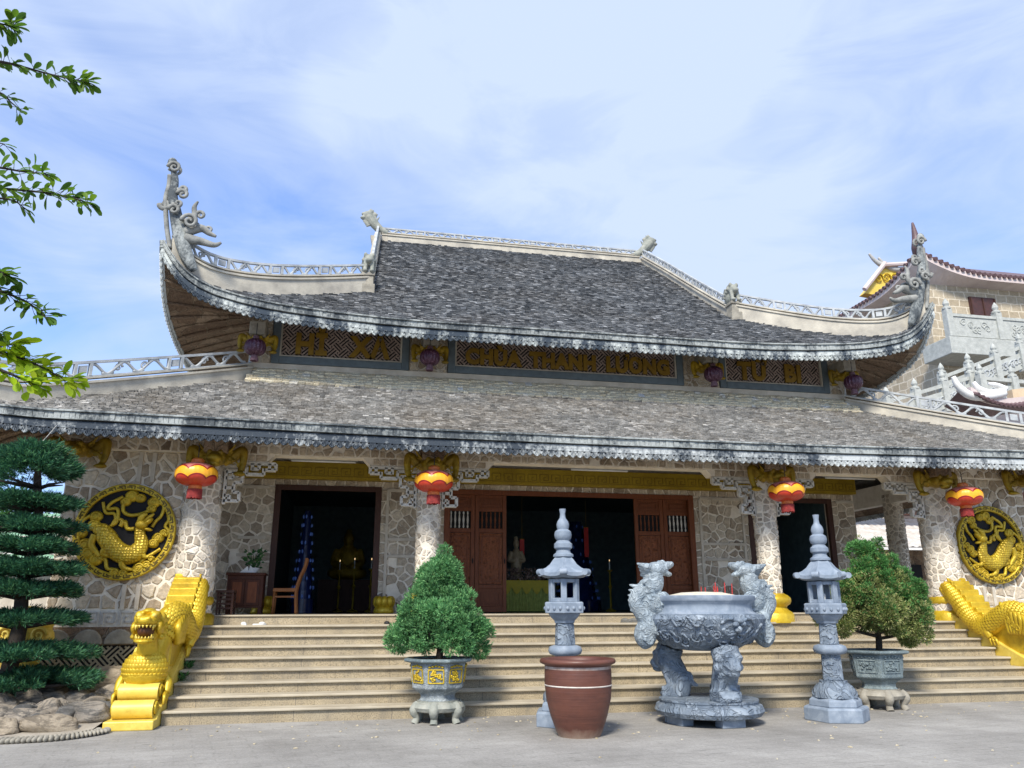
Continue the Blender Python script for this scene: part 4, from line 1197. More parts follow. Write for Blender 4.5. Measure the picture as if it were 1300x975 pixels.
for s in (-1, 1):
    dp = [RU.front(s * (4.62 + .24 * (24 - y) / 5.8), y) for y in [23.9 - 5.5 * i / 16 for i in range(17)]]
    railing(dp, upo, .20, .36, step=1.1)
    # pedestal and guardian beast at the lower end of each descending ridge
    b = RU.front(s * 4.88, 18.25)
    a = MB(); a.box(b.x - .17, b.x + .17, b.y - .22, b.y + .2, b.z - .15, b.z + .12); a.box(b.x - .13, b.x + .13, b.y - .18, b.y + .16, b.z + .12, b.z + .34); a.box(b.x - .16, b.x + .16, b.y - .21, b.y + .18, b.z + .34, b.z + .42)
    pd = a.build('ridge_pedestal', M['footstone2'], upo, bevel=.015)
    a = MB(); q = V((b.x, b.y, b.z + .42))
    a.ell(q + V((0, .12, .2)), (.14, .2, .2)); a.ell(q + V((0, -.06, .36)), (.13, .15, .15)); a.ell(q + V((0, -.2, .32)), (.09, .09, .07)); a.ell(q + V((0, .0, .44)), (.16, .12, .13))
    for t in (-1, 1):
        a.tube([q + V((.08 * t, -.12, .3)), q + V((.09 * t, -.16, 0))], [.06, .05], 8); a.ell(q + V((.08 * t, -.2, .04)), (.06, .09, .05)); a.ell(q + V((.09 * t, -.1, .5)), (.05, .05, .07))
        for k in range(4): a.ell(q + V((.13 * t, -.02 + .07 * k, .4 - .06 * k)), .055)
    a.tube(smoothpath([q + V((0, .3, .2)), q + V((0, .42, .4)), q + V((0, .34, .56))]), .05, 7)
    a.build('ridge_beast', M['footstone'], upo, True, remesh=.02, rsm=1)
    # dragon head that rises from the ridge end
    e = V((XC + s * 4.55, 24, rz + .3)); a = MB(); P = lambda dx, dz, dy=0: e + V((s * dx, dy, dz)) * .72
    a.tube(smoothpath([P(-.35, -.05), P(.0, .12), (P(.3, .42)), P(.55, .72)]), lerps([.1, .14, .16, .15], 19), 10)
    a.ell(P(.6, .8), (.17, .15, .15)); a.ell(P(.78, .66), (.12, .1, .06)); a.ell(P(.74, .86), (.12, .1, .06)); a.ell(P(.45, 1.0), (.09, .08, .08)); a.ell(P(.28, .86), (.08, .06, .08))
    for k in range(5):
        a.tube([P(.2 + .1 * k, .55 + .1 * k), P(.02 + .1 * k, .86 + .09 * k)], [.05, .012], 6)
        a.tube([P(.74 - .05 * k, .62 - .08 * k), P(.86 - .05 * k, .52 - .08 * k)], [.05, .012], 6)
    a.build('ridge_dragon', M['footstone'], upo, True, remesh=.026, rsm=1)
    a = MB(); a.prism([(-.42, -.55), (.1, -.55), (.24, .12), (-.3, .12)], V((XC + s * 4.62, 23.9, rz)), (s, 0, 0), (0, 0, 1), (0, .2, 0)); a.build('ridge_end_block', M['cream'], upo)
    # upswept corner horn with scrolls and a small snout
    c = RU.hip(0.0, s) + V((-s * .02, .04, .1)); a = MB(); P = lambda dx, dz, dy=0: c + V((s * dx, dy, dz))
    c.z -= .12
    spine = [(-.62, -.55), (-.44, -.22), (-.30, .12), (-.20, .45), (-.10, .80), (-.02, 1.12), (-.03, 1.42), (.0, 1.62), (.03, 1.72)]
    a.tube(smoothpath([P(x, z) for (x, z) in spine]), lerps([.07, .14, .15, .14, .12, .10, .08, .07, .055], 49), 10, sq=.8, ref=(1, 0, 0))
    a.ell(P(.07, 1.90), (.10, .08, .12))
    hn = a.build('corner_horn', M['roll'], upo, True)
    a = MB(); U = (s, 0, 0); W = (0, 0, 1)
    for y_ in (-.08, .08): a.spiral(P(-.0, 1.76, y_), U, W, .13, 1.5, .042)
    a.spiral(P(-.2, 1.30), U, W, .11, 1.3, .05, sgn=-1); a.spiral(P(-.22, 1.16, -.02), U, W, .12, 1.3, .05)
    a.spiral(P(.10, .90), U, W, .12, 1.3, .06, sgn=-1); a.spiral(P(-.12, .72, -.16), U, W, .12, 1.3, .045); a.spiral(P(-.18, .88, -.15), U, W, .10, 1.3, .04, sgn=-1)
    for y_ in (-.17, .17): a.spiral(P(-.46, .48, y_), U, W, .17, 1.5, .05)
    a.tube(smoothpath([P(-.34, .5), P(-.5, .68), P(-.48, .90), P(-.54, 1.04)]), lerps([.1, .07, .05, .02], 19), 7); a.spiral(P(-.62, .72), U, W, .1, 1.2, .045)
    a.tube(smoothpath([P(-.36, .30), P(-.66, .42), P(-.84, .32), P(-.98, .26)]), lerps([.12, .09, .06, .03], 19), 8)
    a.tube(smoothpath([P(-.38, .16), P(-.68, .12), P(-.96, .06), P(-1.10, .13)]), lerps([.12, .09, .06, .025], 19), 8); a.spiral(P(-.82, .40), U, W, .08, 1.2, .035)
    a.tube(smoothpath([P(-.10, -.1), P(.0, .3), P(.07, .7), P(.11, 1.05), (P(.08, 1.35)), P(.09, 1.6)]), .05, 7)
    a.build('horn_scroll', M['hornrim'], hn, True, each=False)
# ------------------------------------------------------------------ hanging lanterns
M['lanterncollar'] = simple('orange_lantern_collar', (.70, .22, .03), (.50, .08, .02), .5, 0, 12)
def lantern(name, label, x, y, z, r, h, mat, tm, group, cord):
    L = thing(name, label, 'lantern', (0, 0, 0), group)
    a = MB(); N = 14
    a.lathe([(max(.02, r * (1 - abs(-1 + 2 * i / N) ** 2.6) ** .5 if 0 < i < N else r * .38), h * (-1 + 2 * i / N) * (.985 if 0 < i < N else .9)) for i in range(N + 1)], (0, 0, 0), 40)
    a.build('lantern_body', mat, L, True)
    a = MB(); a.lathe([(r * .28, -h - .05), (r * .32, -h - .02), (r * .30, -h * .86)], (0, 0, 0), 24); a.lathe([(r * .30, h * .84), (r * .30, h + .04), (r * .2, h + .07)], (0, 0, 0), 24)
    a.build('lantern_collar', M['lanterncollar'] if r > .3 else M['tassel2'], L, True, auto=True)
    a = MB()
    for i in range(44):
        an = 2 * pi * i / 44; rr = r * .32; l = random.uniform(.9, 1.05) * (.16 if r > .3 else .07)
        a.tube([(rr * cos(an), rr * sin(an), -h - .04), (rr * cos(an) * 1.02, rr * sin(an) * 1.02, -h - .04 - l)], .011, 5)
    a.build('tassel', tm, L)
    a = MB(); a.tube([(0, 0, h), (0, 0, h + cord)], .008, 6); a.build('cord', M['black'], L)
    L.location = (x, y, z); return L
pl = ['red and orange silk lantern hanging left of the steps, beside the left dragon medallion', 'red and orange silk lantern hanging on the column left of the open main doors',
      'red and orange silk lantern hanging beside the column right of the main doors', 'red and orange silk lantern hanging beside the right dragon medallion']
for i, x in enumerate((-7.63, -3.52, 3.54, 7.64)):
    lantern('silk_lantern', pl[i], XC + x, 14.25, 3.80, .355, .215, M['lantern'], M['tassel'], 'silk lanterns along the porch', .3)
pu = ['small maroon lantern under the upper eave, left of the HỈ XẢ panel', 'small maroon lantern under the upper eave, between the HỈ XẢ and middle panels',
      'small maroon lantern under the upper eave, between the middle and TỪ BI panels', 'small maroon lantern under the upper eave, right of the TỪ BI panel']
for i, x in enumerate((-7.2, -3.43, 3.43, 7.2)):
    lantern('maroon_lantern', pu[i], XC + x, 16.8, 6.99, .225, .20, M['lanternpurple'], M['tassel2'], 'maroon lanterns under the upper eave', .35)

# fluorescent tubes under the beam
for i, (x, lb) in enumerate(((-.63, 'unlit white tube lamp above the left doorway'), (5.05, 'unlit white tube lamp above the main doorway'), (10.95, 'unlit white tube lamp above the right doorway'))):
    t = thing('tube_lamp', lb, 'lamp', (x, 15.7, 4.38), 'tube lamps under the porch beam')
    a = MB(); a.box(x - .66, x + .66, 15.67, 15.73, 4.38, 4.43); a.build('lamp_housing', M['metal'], t)
    a = MB(); a.tube([(x - .62, 15.7, 4.36), (x + .62, 15.7, 4.36)], .022, 10); a.build('tube', M['white'], t, True)

# ------------------------------------------------------------------ golden dragon balustrades
def dragon_balustrade(s, label):
    """s = -1 left, 1 right; built in place, x measured outwards from the stair edge"""
    X = lambda u: XC + s * (7.43 + u)
    D = thing('dragon_balustrade', label, 'balustrade', (X(.32), 12.4, 0), 'golden dragon balustrades of the stairs')
    def ex(mb, poly, u0, u1): mb.prism(poly, (X(u0), 0, 0), (0, 1, 0), (0, 0, 1), (s * (u1 - u0), 0, 0))
    a = MB(); ex(a, [(12.12, 0), (12.12, .12), (12.32, .12), (12.7, .36), (13.1, .62), (15.3, 1.62), (15.55, 1.62), (15.55, 0)], 0.0, .64); base = a.build('balustrade_base', M['goldpale'], D, bevel=.015)
    a = MB(); ex(a, [(12.5, .36), (12.75, .8), (13.0, 1.02), (13.3, 1.06), (13.8, 1.12), (14.3, 1.34), (14.7, 1.75), (15.0, 2.0), (15.22, 2.12), (15.42, 2.05), (15.42, 1.5), (13.0, .5)], .08, .56); a.build('balustrade_slab', M['goldpale'], D, bevel=.02)
    for (y, z, r) in ((12.36, .245, .12), (12.56, .45, .115)):
        a = MB(); a.lathe([(r, -.26), (r, .26)], (0, 0, 0), 24)
        a.v = [(X(.32) + p[2], y + p[0] * (1.0 if p[0] < 0 else 1.4), z + p[1]) for p in a.v]
        sc = a.build('scroll', M['goldpale'], D, True, auto=True)
        a = MB()
        for uu in (.045, .595): a.spiral((X(uu), y + .02, z), (0, 1, 0), (0, 0, 1), r * .8, 1.6, .022, 24)
        a.build('scroll_coil', M['gold'], sc, True)
    # ridged back
    a = MB(); path = [(13.05, 1.18), (13.5, 1.14), (13.95, 1.26), (14.35, 1.5), (14.7, 1.86), (15.0, 2.1), (15.28, 2.18)]
    sp = smoothpath([(0, y, z) for (y, z) in path], 3)
    for i, p in enumerate(sp[:-1]):
        q = sp[i + 1]; h_ = max(p.z, q.z); ex(a, [(p.y, h_ - .42), (p.y, h_ + .03), (p.y + .02, h_ + .06), (q.y + .05, h_ + .06), (q.y + .05, h_ - .42)], .06 + .001 * (i % 2), .50 - .001 * (i % 2))
    a.build('dorsal_ridge', M['gold'], D, bevel=.016, each=False)
    # serpent body hugging the stair side of the slab
    a = MB(); body = [(.16, 15.3, 1.86), (.10, 15.05, 1.98), (.06, 14.75, 1.74), (.04, 14.4, 1.36), (.06, 14.05, 1.18), (.08, 13.7, 1.34), (.12, 13.4, 1.48), (.20, 13.1, 1.36), (.26, 12.92, 1.02), (.30, 12.78, .80)]
    a.tube(smoothpath([(X(u), y, z) for (u, y, z) in body]), lerps([.09, .13, .15, .17, .19, .2, .2, .2, .22, .26], 55), 14, sq=.9)
    a.ell((X(.31), 12.80, .74), (.30, .26, .25)); a.ell((X(.31), 12.70, .66), (.29, .24, .19))
    a.tube(smoothpath([(X(.31), 12.8, .86), (X(.31), 12.66, 1.04), (X(.31), 12.62, 1.24)]), lerps([.20, .135, .13], 13), 14)
    a.build('serpent_body', M['gold'], D, True, remesh=.022, rsm=2)
    a = MB()
    def scale_(p, nrm, dn, r):
        z_ = nrm.normalized(); y_ = (dn - z_ * dn.dot(z_)).normalized(); x_ = y_.cross(z_); m = Matrix((x_, y_, z_)).transposed()
        a.ell(p, (r * .95, r * 1.25, r * .34), 9, 6, m @ Matrix.Rotation(-.30, 3, 'X'))
    ce = V((X(.31), 12.77, .73)); er = V((.315, .29, .265))
    for i in range(9):
        th = -1.0 + i * .235
        m_ = max(4, int(17 * cos(th)))
        for j in range(m_):
            ph = pi + .25 + (pi - .5) * (j + .5 * (i % 2)) / m_
            nrm = V((cos(th) * cos(ph), cos(th) * sin(ph), sin(th)))
            scale_(ce + V((nrm.x * er.x, nrm.y * er.y, nrm.z * er.z)), nrm, V((0, -.2, -1)), .047)
    a.build('scales', M['gold'], D, True, each=False); a = MB()
    bp = smoothpath([(X(u_), y_, z_) for (u_, y_, z_) in body], 6); br_ = lerps([.09, .13, .15, .17, .19, .2, .2, .2, .22, .26], len(bp))
    for i in range(4, len(bp) - 9):
        tn = (bp[i + 1] - bp[i]).normalized(); sd = V((-s, 0, 0)); sd = (sd - tn * sd.dot(tn)).normalized(); up_ = sd.cross(tn).normalized()
        if up_.z < 0: up_ = -up_
        for j in range(9):
            an = -.9 + j * .29 + (.145 if i % 2 else 0)
            nrm = sd * cos(an) + up_ * sin(an); scale_(bp[i] + nrm * br_[i] * .98, nrm, tn, .036)
    a.build('scales', M['gold'], D, True, each=False)
    # head
    h = V((X(.31), 12.50, 1.27)); HK = .86; P = lambda u, dy, dz: h + V((u, dy, dz)) * HK; a = MB()
    def he(p, r): a.ell(p, [q * HK for q in r] if isinstance(r, tuple) else r * HK)
    he(P(0, .12, .13), (.23, .24, .19)); he(P(0, -.12, .155), (.18, .2, .085)); he(P(0, -.26, .17), (.12, .09, .07))
    he(P(0, -.10, -.15), (.17, .2, .05)); he(P(0, -.24, -.155), (.12, .09, .04)); he(P(0, .1, -.06), (.16, .14, .14))
    for t in (-1, 1):
        he(P(.12 * t, -.02, .26), (.085, .12, .065)); he(P(.07 * t, -.3, .2), (.05, .045, .04)); he(P(.2 * t, .04, .05), (.06, .14, .11)); he(P(.19 * t, .16, .2), (.07, .1, .1))
        for k in range(4): he(P(.22 * t, .14 + .05 * k, -.1 + .09 * k), (.06, .1, .05))
    he(P(0, .05, .32), (.1, .2, .05))
    head = a.build('dragon_head', M['gold'], D, True, remesh=.016, rsm=2)
    a = MB()
    for t in (-1, 1): he(P(.115 * t, -.115, .245), .042)
    a.build('eye', M['goldpale'], head, True)
    a = MB(); he(P(0, -.05, .005), (.135, .17, .11)); a.build('mouth_cavity', M['mouth'], head, True)
    a = MB()
    for i in range(9):
        an = pi * (i / 8); dx = .145 * cos(an); dy = -.12 - .17 * sin(an)
        l = .085 if i in (1, 7) else .045
        a.tube([P(dx, dy, .10), P(dx, dy, .10 - l)], [.02, .006], 6); a.tube([P(dx * .9, dy + .02, -.115), P(dx * .9, dy + .02, -.115 + l * .8)], [.018, .006], 6)
    a.build('teeth', M['goldpale'], head, True)
    # legs with claws, and the flame behind the shoulder
    for (u, y, z, k) in ((-.03, 13.85, .93, 1), (-.0, 12.66, .36, .9), (.63, 12.66, .38, .9)):
        a = MB(); o = V((X(u), y, z)); dz = 1 if k == 1 else .9; s_ = s if u < .3 else -s
        a.tube(smoothpath([o + V((s_ * .12, .15, .38 * dz)), o + V((0, .10, .22 * dz)), o + V((-s_ * .01, .02, .06))]), lerps([.13, .1, .06] if k == 1 else [.08, .065, .05], 13), 10)
        for j in (-1, 0, 1): a.tube(smoothpath([o + V((0, .06 * j, .06)), o + V((-s_ * .02, .075 * j - .05, .02)), o + V((-s_ * .02, .085 * j - .08, -.08))]), lerps([.032, .03, .01], 13), 7)
        a.build('clawed_leg', M['gold'], D, True)
    a = MB(); o = V((X(-.0), 13.15, 1.12))
    for k in range(6):
        q = -.25 + .1 * k
        a.tube(smoothpath([o + V((0, q * .6 + .1, -.05)), o + V((-s * .02, q + .08, .18 + .05 * k)), o + V((0, q * .7 + .22, .34 + .04 * k))]), lerps([.05, .06, .012], 13), 7)
    for k in range(3): a.spiral(o + V((-s * .05, .02 + .1 * k, .06 + .07 * k)), (0, 1, 0), (0, 0, 1), .07, 1.4, .022)
    a.build('shoulder_flame', M['gold'], D, True)
    a = MB(); o = V((X(.02), 14.9, 1.72))
    for k in range(7):
        a.tube(smoothpath([o + V((0, -.45 + .12 * k, -.38 + .1 * k)), o + V((-s * .05, -.36 + .12 * k, -.2 + .1 * k)), o + V((-s * .02, -.24 + .12 * k, -.1 + .1 * k))]), lerps([.05, .05, .012], 13), 7)
    a.build('mane', M['gold'], D, True)
    return D
dragon_balustrade(-1, 'golden dragon balustrade left of the steps with open toothed mouth facing out')
dragon_balustrade(1, 'golden dragon balustrade at the right end of the steps, cut by the photo edge')

# ------------------------------------------------------------------ stone lanterns
def stone_lantern(label, x, y, rz, k, shaft2):
    L = thing('stone_lantern', label, 'stone lantern', (0, 0, 0), 'stone lanterns in the courtyard')
    a = MB(); a.lathe([(.475, 0), (.475, .17), (.45, .20)], n=6); a.lathe([(.39, .20), (.38, .285), (.33, .32)], n=6)
    a.build('base', M['bluestone'], L, bevel=.012)
    a = MB(); a.lathe([(.33, .32), (.325, .40), (.27, .47), (.205, .52), (.2, .55)], n=12); a.build('foot', M['bluecarve'], L, True, auto=True)
    a = MB(); a.lathe([(.165, .55), (.155, .92)], n=6, a0=.3); a.build('lower_shaft', M['bluecarve'], L, bevel=.012)
    a = MB(); a.lathe([(.17, .92), (.225, .94), (.245, .99), (.225, 1.04), (.17, 1.06)], n=24); a.build('shaft_ring', M['bluestone'], L, True)
    a = MB(); a.lathe([(.155, 1.06), (.14, 1.36)], n=6, a0=.3); a.build('upper_shaft', M['bluecarve'], L, bevel=.012)
    a = MB(); a.lathe([(.16, 1.36), (.17, 1.40), (.22, 1.44), (.27, 1.50)], n=6); a.lathe([(.315, 1.50), (.32, 1.64), (.305, 1.66)], n=6); tr = a.build('tray', M['bluestone'], L, bevel=.012)
    a = MB()
    for i in range(6):
        for d in (-.10, 0, .10):
            an = 2 * pi * (i + .5) / 6; c = V((.277 * cos(an) - d * sin(an), .277 * sin(an) + d * cos(an), 1.57)); a.ell(c, (.024, .024, .03), 8, 6)
    a.build('tray_boss', M['bluestone'], tr, True)
    a = MB()
    for i in range(6):
        an = 2 * pi * i / 6; m = Matrix.Translation((.205 * cos(an), .205 * sin(an), 0)) @ Matrix.Rotation(an, 4, 'Z')
        a.box(-.03, .03, -.042, .042, 1.66, 1.98, m)
        an = 2 * pi * (i + .5) / 6; m = Matrix.Translation((.178 * cos(an), .178 * sin(an), 0)) @ Matrix.Rotation(an, 4, 'Z')
        a.box(-.025, .025, -.105, .105, 1.66, 1.715, m); a.box(-.025, .025, -.105, .105, 1.93, 1.978, m)
    a.build('cage', M['bluestone'], L, bevel=.006)
    a = MB(); a.lathe([(.02, 1.661), (.02, 1.8)], n=10); a.build('lamp_stub', M['white'], L)
    # roof with upturned rolled corners
    a = MB(); N = 48; prof = [(.17, 1.982), (.33, 1.99), (.36, 2.0), (.36, 2.05), (.285, 2.11), (.225, 2.18), (.17, 2.26), (.12, 2.31)]
    vs = []; fs = []
    for (r, z) in prof:
        for j in range(N):
            an = 2 * pi * j / N; ca = abs(((an / (pi / 3) + .5) % 1) - .5) * 2     # 0 at the corner, 1 mid edge
            hexr = cos(pi / 6) / cos(((an + 0) % (pi / 3)) - pi / 6)
            kk = max(0, (r - .20) / .17)
            rr = r * hexr * (1 + .10 * kk * (1 - ca) ** 2); zz = z + .055 * kk * (1 - ca) ** 2 + .02 * kk * ca
            vs.append((rr * cos(an), rr * sin(an), zz))
    for i in range(len(prof) - 1):
        for j in range(N): fs.append((i * N + j, i * N + (j + 1) % N, (i + 1) * N + (j + 1) % N, (i + 1) * N + j))
    fs += [tuple(range(N - 1, -1, -1)), tuple((len(prof) - 1) * N + j for j in range(N))]
    a.add(vs, fs); rf = a.build('roof', M['bluestone'], L, True, auto=True)
    for i in range(6):
        a = MB(); an = 2 * pi * i / 6; c = V((.385 * cos(an), .385 * sin(an), 2.075)); t = V((-sin(an), cos(an), 0))
        a.tube([c - t * .05, c + t * .05], .046, 12); a.build('roof_scroll', M['bluestone'], rf, True, auto=True)
    a = MB(); a.lathe([(.15, 2.30), (.15, 2.33), (.11, 2.36), (.10, 2.40), (.135, 2.43), (.135, 2.49), (.11, 2.51), (.09, 2.54), (.12, 2.57), (.13, 2.62), (.12, 2.67), (.08, 2.70), (.09, 2.73), (.095, 2.77), (.08, 2.82), (.045, 2.87), (.038, 2.93), (.05, 3.0), (.05, 3.005)], n=24)
    a.build('finial', M['bluestone'], L, True, auto=True)
    L.location = (x, y, 0); L.rotation_euler = (0, 0, rz); L.scale = (k, k, k); return L
stone_lantern('blue-grey stone lantern behind the big brown clay pot', 3.08, 11.45, R(14), 1.0, 0)
stone_lantern('blue-grey stone lantern standing free right of the incense urn, its whole shaft visible', 7.06, 11.1, R(44), .985, 0)

M['potline'] = simple('chalky_line', (.66, .62, .56), (.42, .36, .32), .8, 0, 9)
# ------------------------------------------------------------------ clay pot
p = thing('clay_pot', 'large empty brown clay pot with a whitish line round its belly', 'pot', (0, 0, 0))
a = MB(); a.lathe([(.27, .0), (.295, .05), (.37, .25), (.42, .45), (.436, .62), (.438, .78), (.43, .86)], n=56, cap=False); a.lathe([(.27, 0), (.0005, 0)], n=56, cap=False)
a.build('pot_body', M['pot'], p, True)
a = MB(); a.lathe([(.43, .855), (.46, .87), (.492, .885), (.498, .91), (.485, .935), (.45, .94), (.41, .925), (.40, .88), (.405, .6), (.35, .25), (.26, .06), (.001, .05)], n=56, cap=False); a.build('rim', M['pot'], p, True)
a = MB(); a.lathe([(.4360, .607), (.440, .61), (.440, .621), (.4365, .624)], n=56, cap=False); a.build('line', M['potline'], p, True)
a = MB(); a.lathe([(.4335, .81), (.4365, .83), (.4335, .85)], n=56, cap=False); a.build('glaze_band', M['potband'], p, True)
p.location = (2.99, 10.5, 0)

# ------------------------------------------------------------------ incense urn
u = thing('incense_urn', 'carved blue-grey stone incense urn with two dragon handles on lion legs', 'urn', (5.14, 11.25, 0))
cx, cy = 5.14, 11.25
a = MB(); a.lathe([(.62, .10), (.73, .12), (.77, .18), (.74, .25), (.69, .27), (.69, .30), (.70, .305), (.70, .325), (.66, .33)], (cx, cy, 0), 48); pd = a.build('pedestal', M['bluecarve'], u, True, auto=True)
for an in (-1.45, .7, 2.7, -2.9):
    a = MB(); m = Matrix.Translation((cx + .52 * cos(an), cy + .52 * sin(an), 0)) @ Matrix.Rotation(an + pi / 2, 4, 'Z'); a.box(-.18, .18, -.1, .1, 0, .13, m); a.build('foot_block', M['bluestone'], pd, bevel=.012)
for an in (-1.5, 2.35, .62):
    lx, ly = cx + .42 * cos(an), cy + .42 * sin(an); o = V((cos(an), sin(an), 0)); t = V((-sin(an), cos(an), 0)); c = V((lx, ly, 0)); z = V((0, 0, 1))
    a = MB()
    a.tube(smoothpath([c + o * .12 + z * 1.02, c + o * .16 + z * .84, c + o * .02 + z * .62, c - o * .02 + z * .48, c + o * .05 + z * .35]), lerps([.2, .19, .15, .145, .16], 25), 12)
    a.box(-.17, .17, -.14, .17, .32, .47, Matrix.Translation(c + o * .06) @ Matrix.Rotation(an - pi / 2, 4, 'Z'))
    a.ell(c + o * .27 + z * .84, (.14, .14, .12)); a.ell(c + o * .36 + z * .78, (.1, .1, .07)); a.ell(c + o * .33 + z * .70, (.09, .09, .05))
    for k in (-1, 1):
        a.ell(c + o * .33 + t * .09 * k + z * .92, .05); a.ell(c + o * .22 + t * .16 * k + z * .9, .06); a.ell(c + o * .2 + t * .17 * k + z * .78, .06); a.ell(c + o * .38 + t * .05 * k + z * .81, .035)
        a.tube([c + o * .2 + t * .12 * k + z * .7, c + o * .1 + t * .1 * k + z * .46], [.04, .05], 7); a.ell(c + o * .22 + t * .07 * k + z * .36, (.07, .07, .05))
    a.ell(c - o * .14 + z * .58, (.07, .07, .1)); a.tube([c - o * .1 + z * .56, c - o * .28 + z * .48], [.07, .02], 7)
    a.build('lion_leg', M['bluecarve'], u, True, remesh=.02, rsm=1)
a = MB(); a.lathe([(.30, .98), (.46, 1.0), (.62, 1.08), (.76, 1.20), (.86, 1.34), (.885, 1.42), (.86, 1.475), (.80, 1.49)], (cx, cy, 0), 64); bw = a.build('bowl', M['bluecarve'], u, True, auto=True)
a = MB()                                         # relief on the bowl: coiling clouds and a dragon face
def onb(an, z, d=0.0): r = lerp([(1.0, .46), (1.08, .62), (1.2, .76), (1.34, .86), (1.42, .885)], z) + d; return V((cx + r * cos(an), cy + r * sin(an), z))
random.seed(5)
for i in range(46):
    an = -pi + 2 * pi * i / 46 + random.uniform(-.05, .05); z = random.uniform(1.12, 1.4); t = V((-sin(an), cos(an), 0)); W = (V((0, 0, 1)) + V((cos(an), sin(an), 0)) * .55).normalized()
    a.spiral(onb(an, z, .005), t, W, random.uniform(.05, .09), 1.4, .016, 16, random.choice((-1, 1)), random.uniform(0, 6))
    if i % 2 == 0:
        a.tube(smoothpath([onb(an + q * .09, z + .07 * sin(q * 1.9 + i), .006) for q in range(-2, 5)], 3), .018, 5)
fa = -1.42
for k in (-1, 1):
    a.ell(onb(fa + .07 * k, 1.36, .01), (.045, .045, .04)); a.tube(smoothpath([onb(fa + .05 * k, 1.40, .01), onb(fa + .2 * k, 1.43, .01), onb(fa + .32 * k, 1.36, .01)]), .022, 6)
    a.tube(smoothpath([onb(fa + .03 * k, 1.24, .01), onb(fa + .17 * k, 1.22, .012), onb(fa + .26 * k, 1.30, .01)]), .024, 6); a.spiral(onb(fa + .1 * k, 1.2, .01), (k, 0, 0), (0, 0, 1), .06, 1.3, .018)
    a.tube(smoothpath([onb(fa + .12 * k, 1.12, .01), onb(fa + .3 * k, 1.14, .01), onb(fa + .46 * k, 1.22, .01), onb(fa + .56 * k, 1.36, .01)]), .022, 6)
a.ell(onb(fa, 1.29, .02), (.06, .06, .05)); a.ell(onb(fa, 1.4, .01), (.06, .05, .035))
a.build('bowl_relief', M['bluecarve'], bw, True)
a = MB(); a.lathe([(.78, 1.485), (.72, 1.52), (.70, 1.58), (.71, 1.63), (.745, 1.66), (.76, 1.68), (.76, 1.735), (.73, 1.745), (.68, 1.74), (.67, 1.68), (.001, 1.66)], (cx, cy, 0), 64, cap=False); a.build('rim', M['bluestone'], u, True, auto=True)
a = MB(); a.lathe([(.675, 1.70), (.52, 1.745), (.3, 1.79), (.08, 1.80), (.001, 1.80)], (cx, cy, 0), 40, cap=False); a.build('incense_sand', M['ash'], u, True)
for i in range(9):
    x_, y_ = cx + random.uniform(.05, .45), cy + random.uniform(-.3, .3); a = MB(); a.tube([(x_, y_, 1.72), (x_ + random.uniform(-.01, .01), y_, 1.74 + random.uniform(.1, .2))], .006, 5); a.build('incense_stick', M['red'], u)
for s in (-1, 1):
    a = MB(); P = lambda dx, dz, dy=0: V((cx + s * (dx * .95 - .01), cy - .05 + dy, dz))
    # tail on the bowl, coil, body climbing to the rim, head looking in over the sand
    a.tube(smoothpath([P(1.02, 1.04), P(1.0, 1.22), P(.92, 1.36), P(1.04, 1.52), P(1.12, 1.66), P(1.02, 1.80), P(.86, 1.86), P(.80, 1.96), P(.83, 2.06)]), lerps([.05, .16, .16, .12, .11, .12, .16, .14, .13], 49), 10)
    a.ell(P(.99, 1.20), (.17, .15, .19)); a.ell(P(1.0, 1.10), (.1, .1, .1)); a.ell(P(.86, 1.66), (.18, .15, .18)); a.ell(P(.76, 1.58), (.14, .13, .12)); a.ell(P(.9, 1.86), (.17, .15, .14))
    a.ell(P(.76, 2.12), (.18, .14, .11)); a.ell(P(.60, 2.17), (.13, .10, .06), rot=Matrix.Rotation(s * .25, 3, 'Y')); a.ell(P(.60, 2.06), (.09, .08, .04), rot=Matrix.Rotation(-s * .25, 3, 'Y'))
    for t in (-1, 1): a.ell(P(.68, 2.21, .06 * t), (.05, .04, .045)); a.ell(P(.53, 2.2, .05 * t), .035)
    for k in range(5):
        a.tube(smoothpath([P(.8, 2.14 - .035 * k, -.05 + .03 * k), P(.96, 2.16 - .03 * k, -.07 + .03 * k), P(1.10 - .03 * k, 2.20 - .045 * k, -.05 + .03 * k)]), lerps([.06, .05, .012], 13), 6)
    for k in range(6):
        q = k / 5; c = P(1.13 - .04 * abs(q - .5) * 2 + .03, 1.5 + .36 * q); a.tube([c - V((s * .05, 0, 0)), c + V((s * .09, 0, .04))], [.05, .012], 6)
    for (dx, dz) in ((.86, 1.68), (1.0, 1.26), (.95, 1.9), (.98, 1.12)):
        a.spiral(P(dx, dz, -.13), (s, 0, 0), (0, 0, 1), .075, 1.5, .024)
    for j in range(4):
        a.tube(smoothpath([P(.80, 1.60 + .045 * j, -.1), P(.70, 1.62 + .05 * j, -.13), P(.61, 1.56 + .05 * j, -.12)]), lerps([.035, .035, .014], 13), 6)
        a.tube(smoothpath([P(.99, 1.22 + .04 * j, -.1), P(.89, 1.24 + .04 * j, -.12), P(.82, 1.2 + .045 * j, -.12)]), lerps([.033, .033, .014], 13), 6)
    a.build('dragon_handle', M['paleblue'], u, True, remesh=.013, rsm=1)

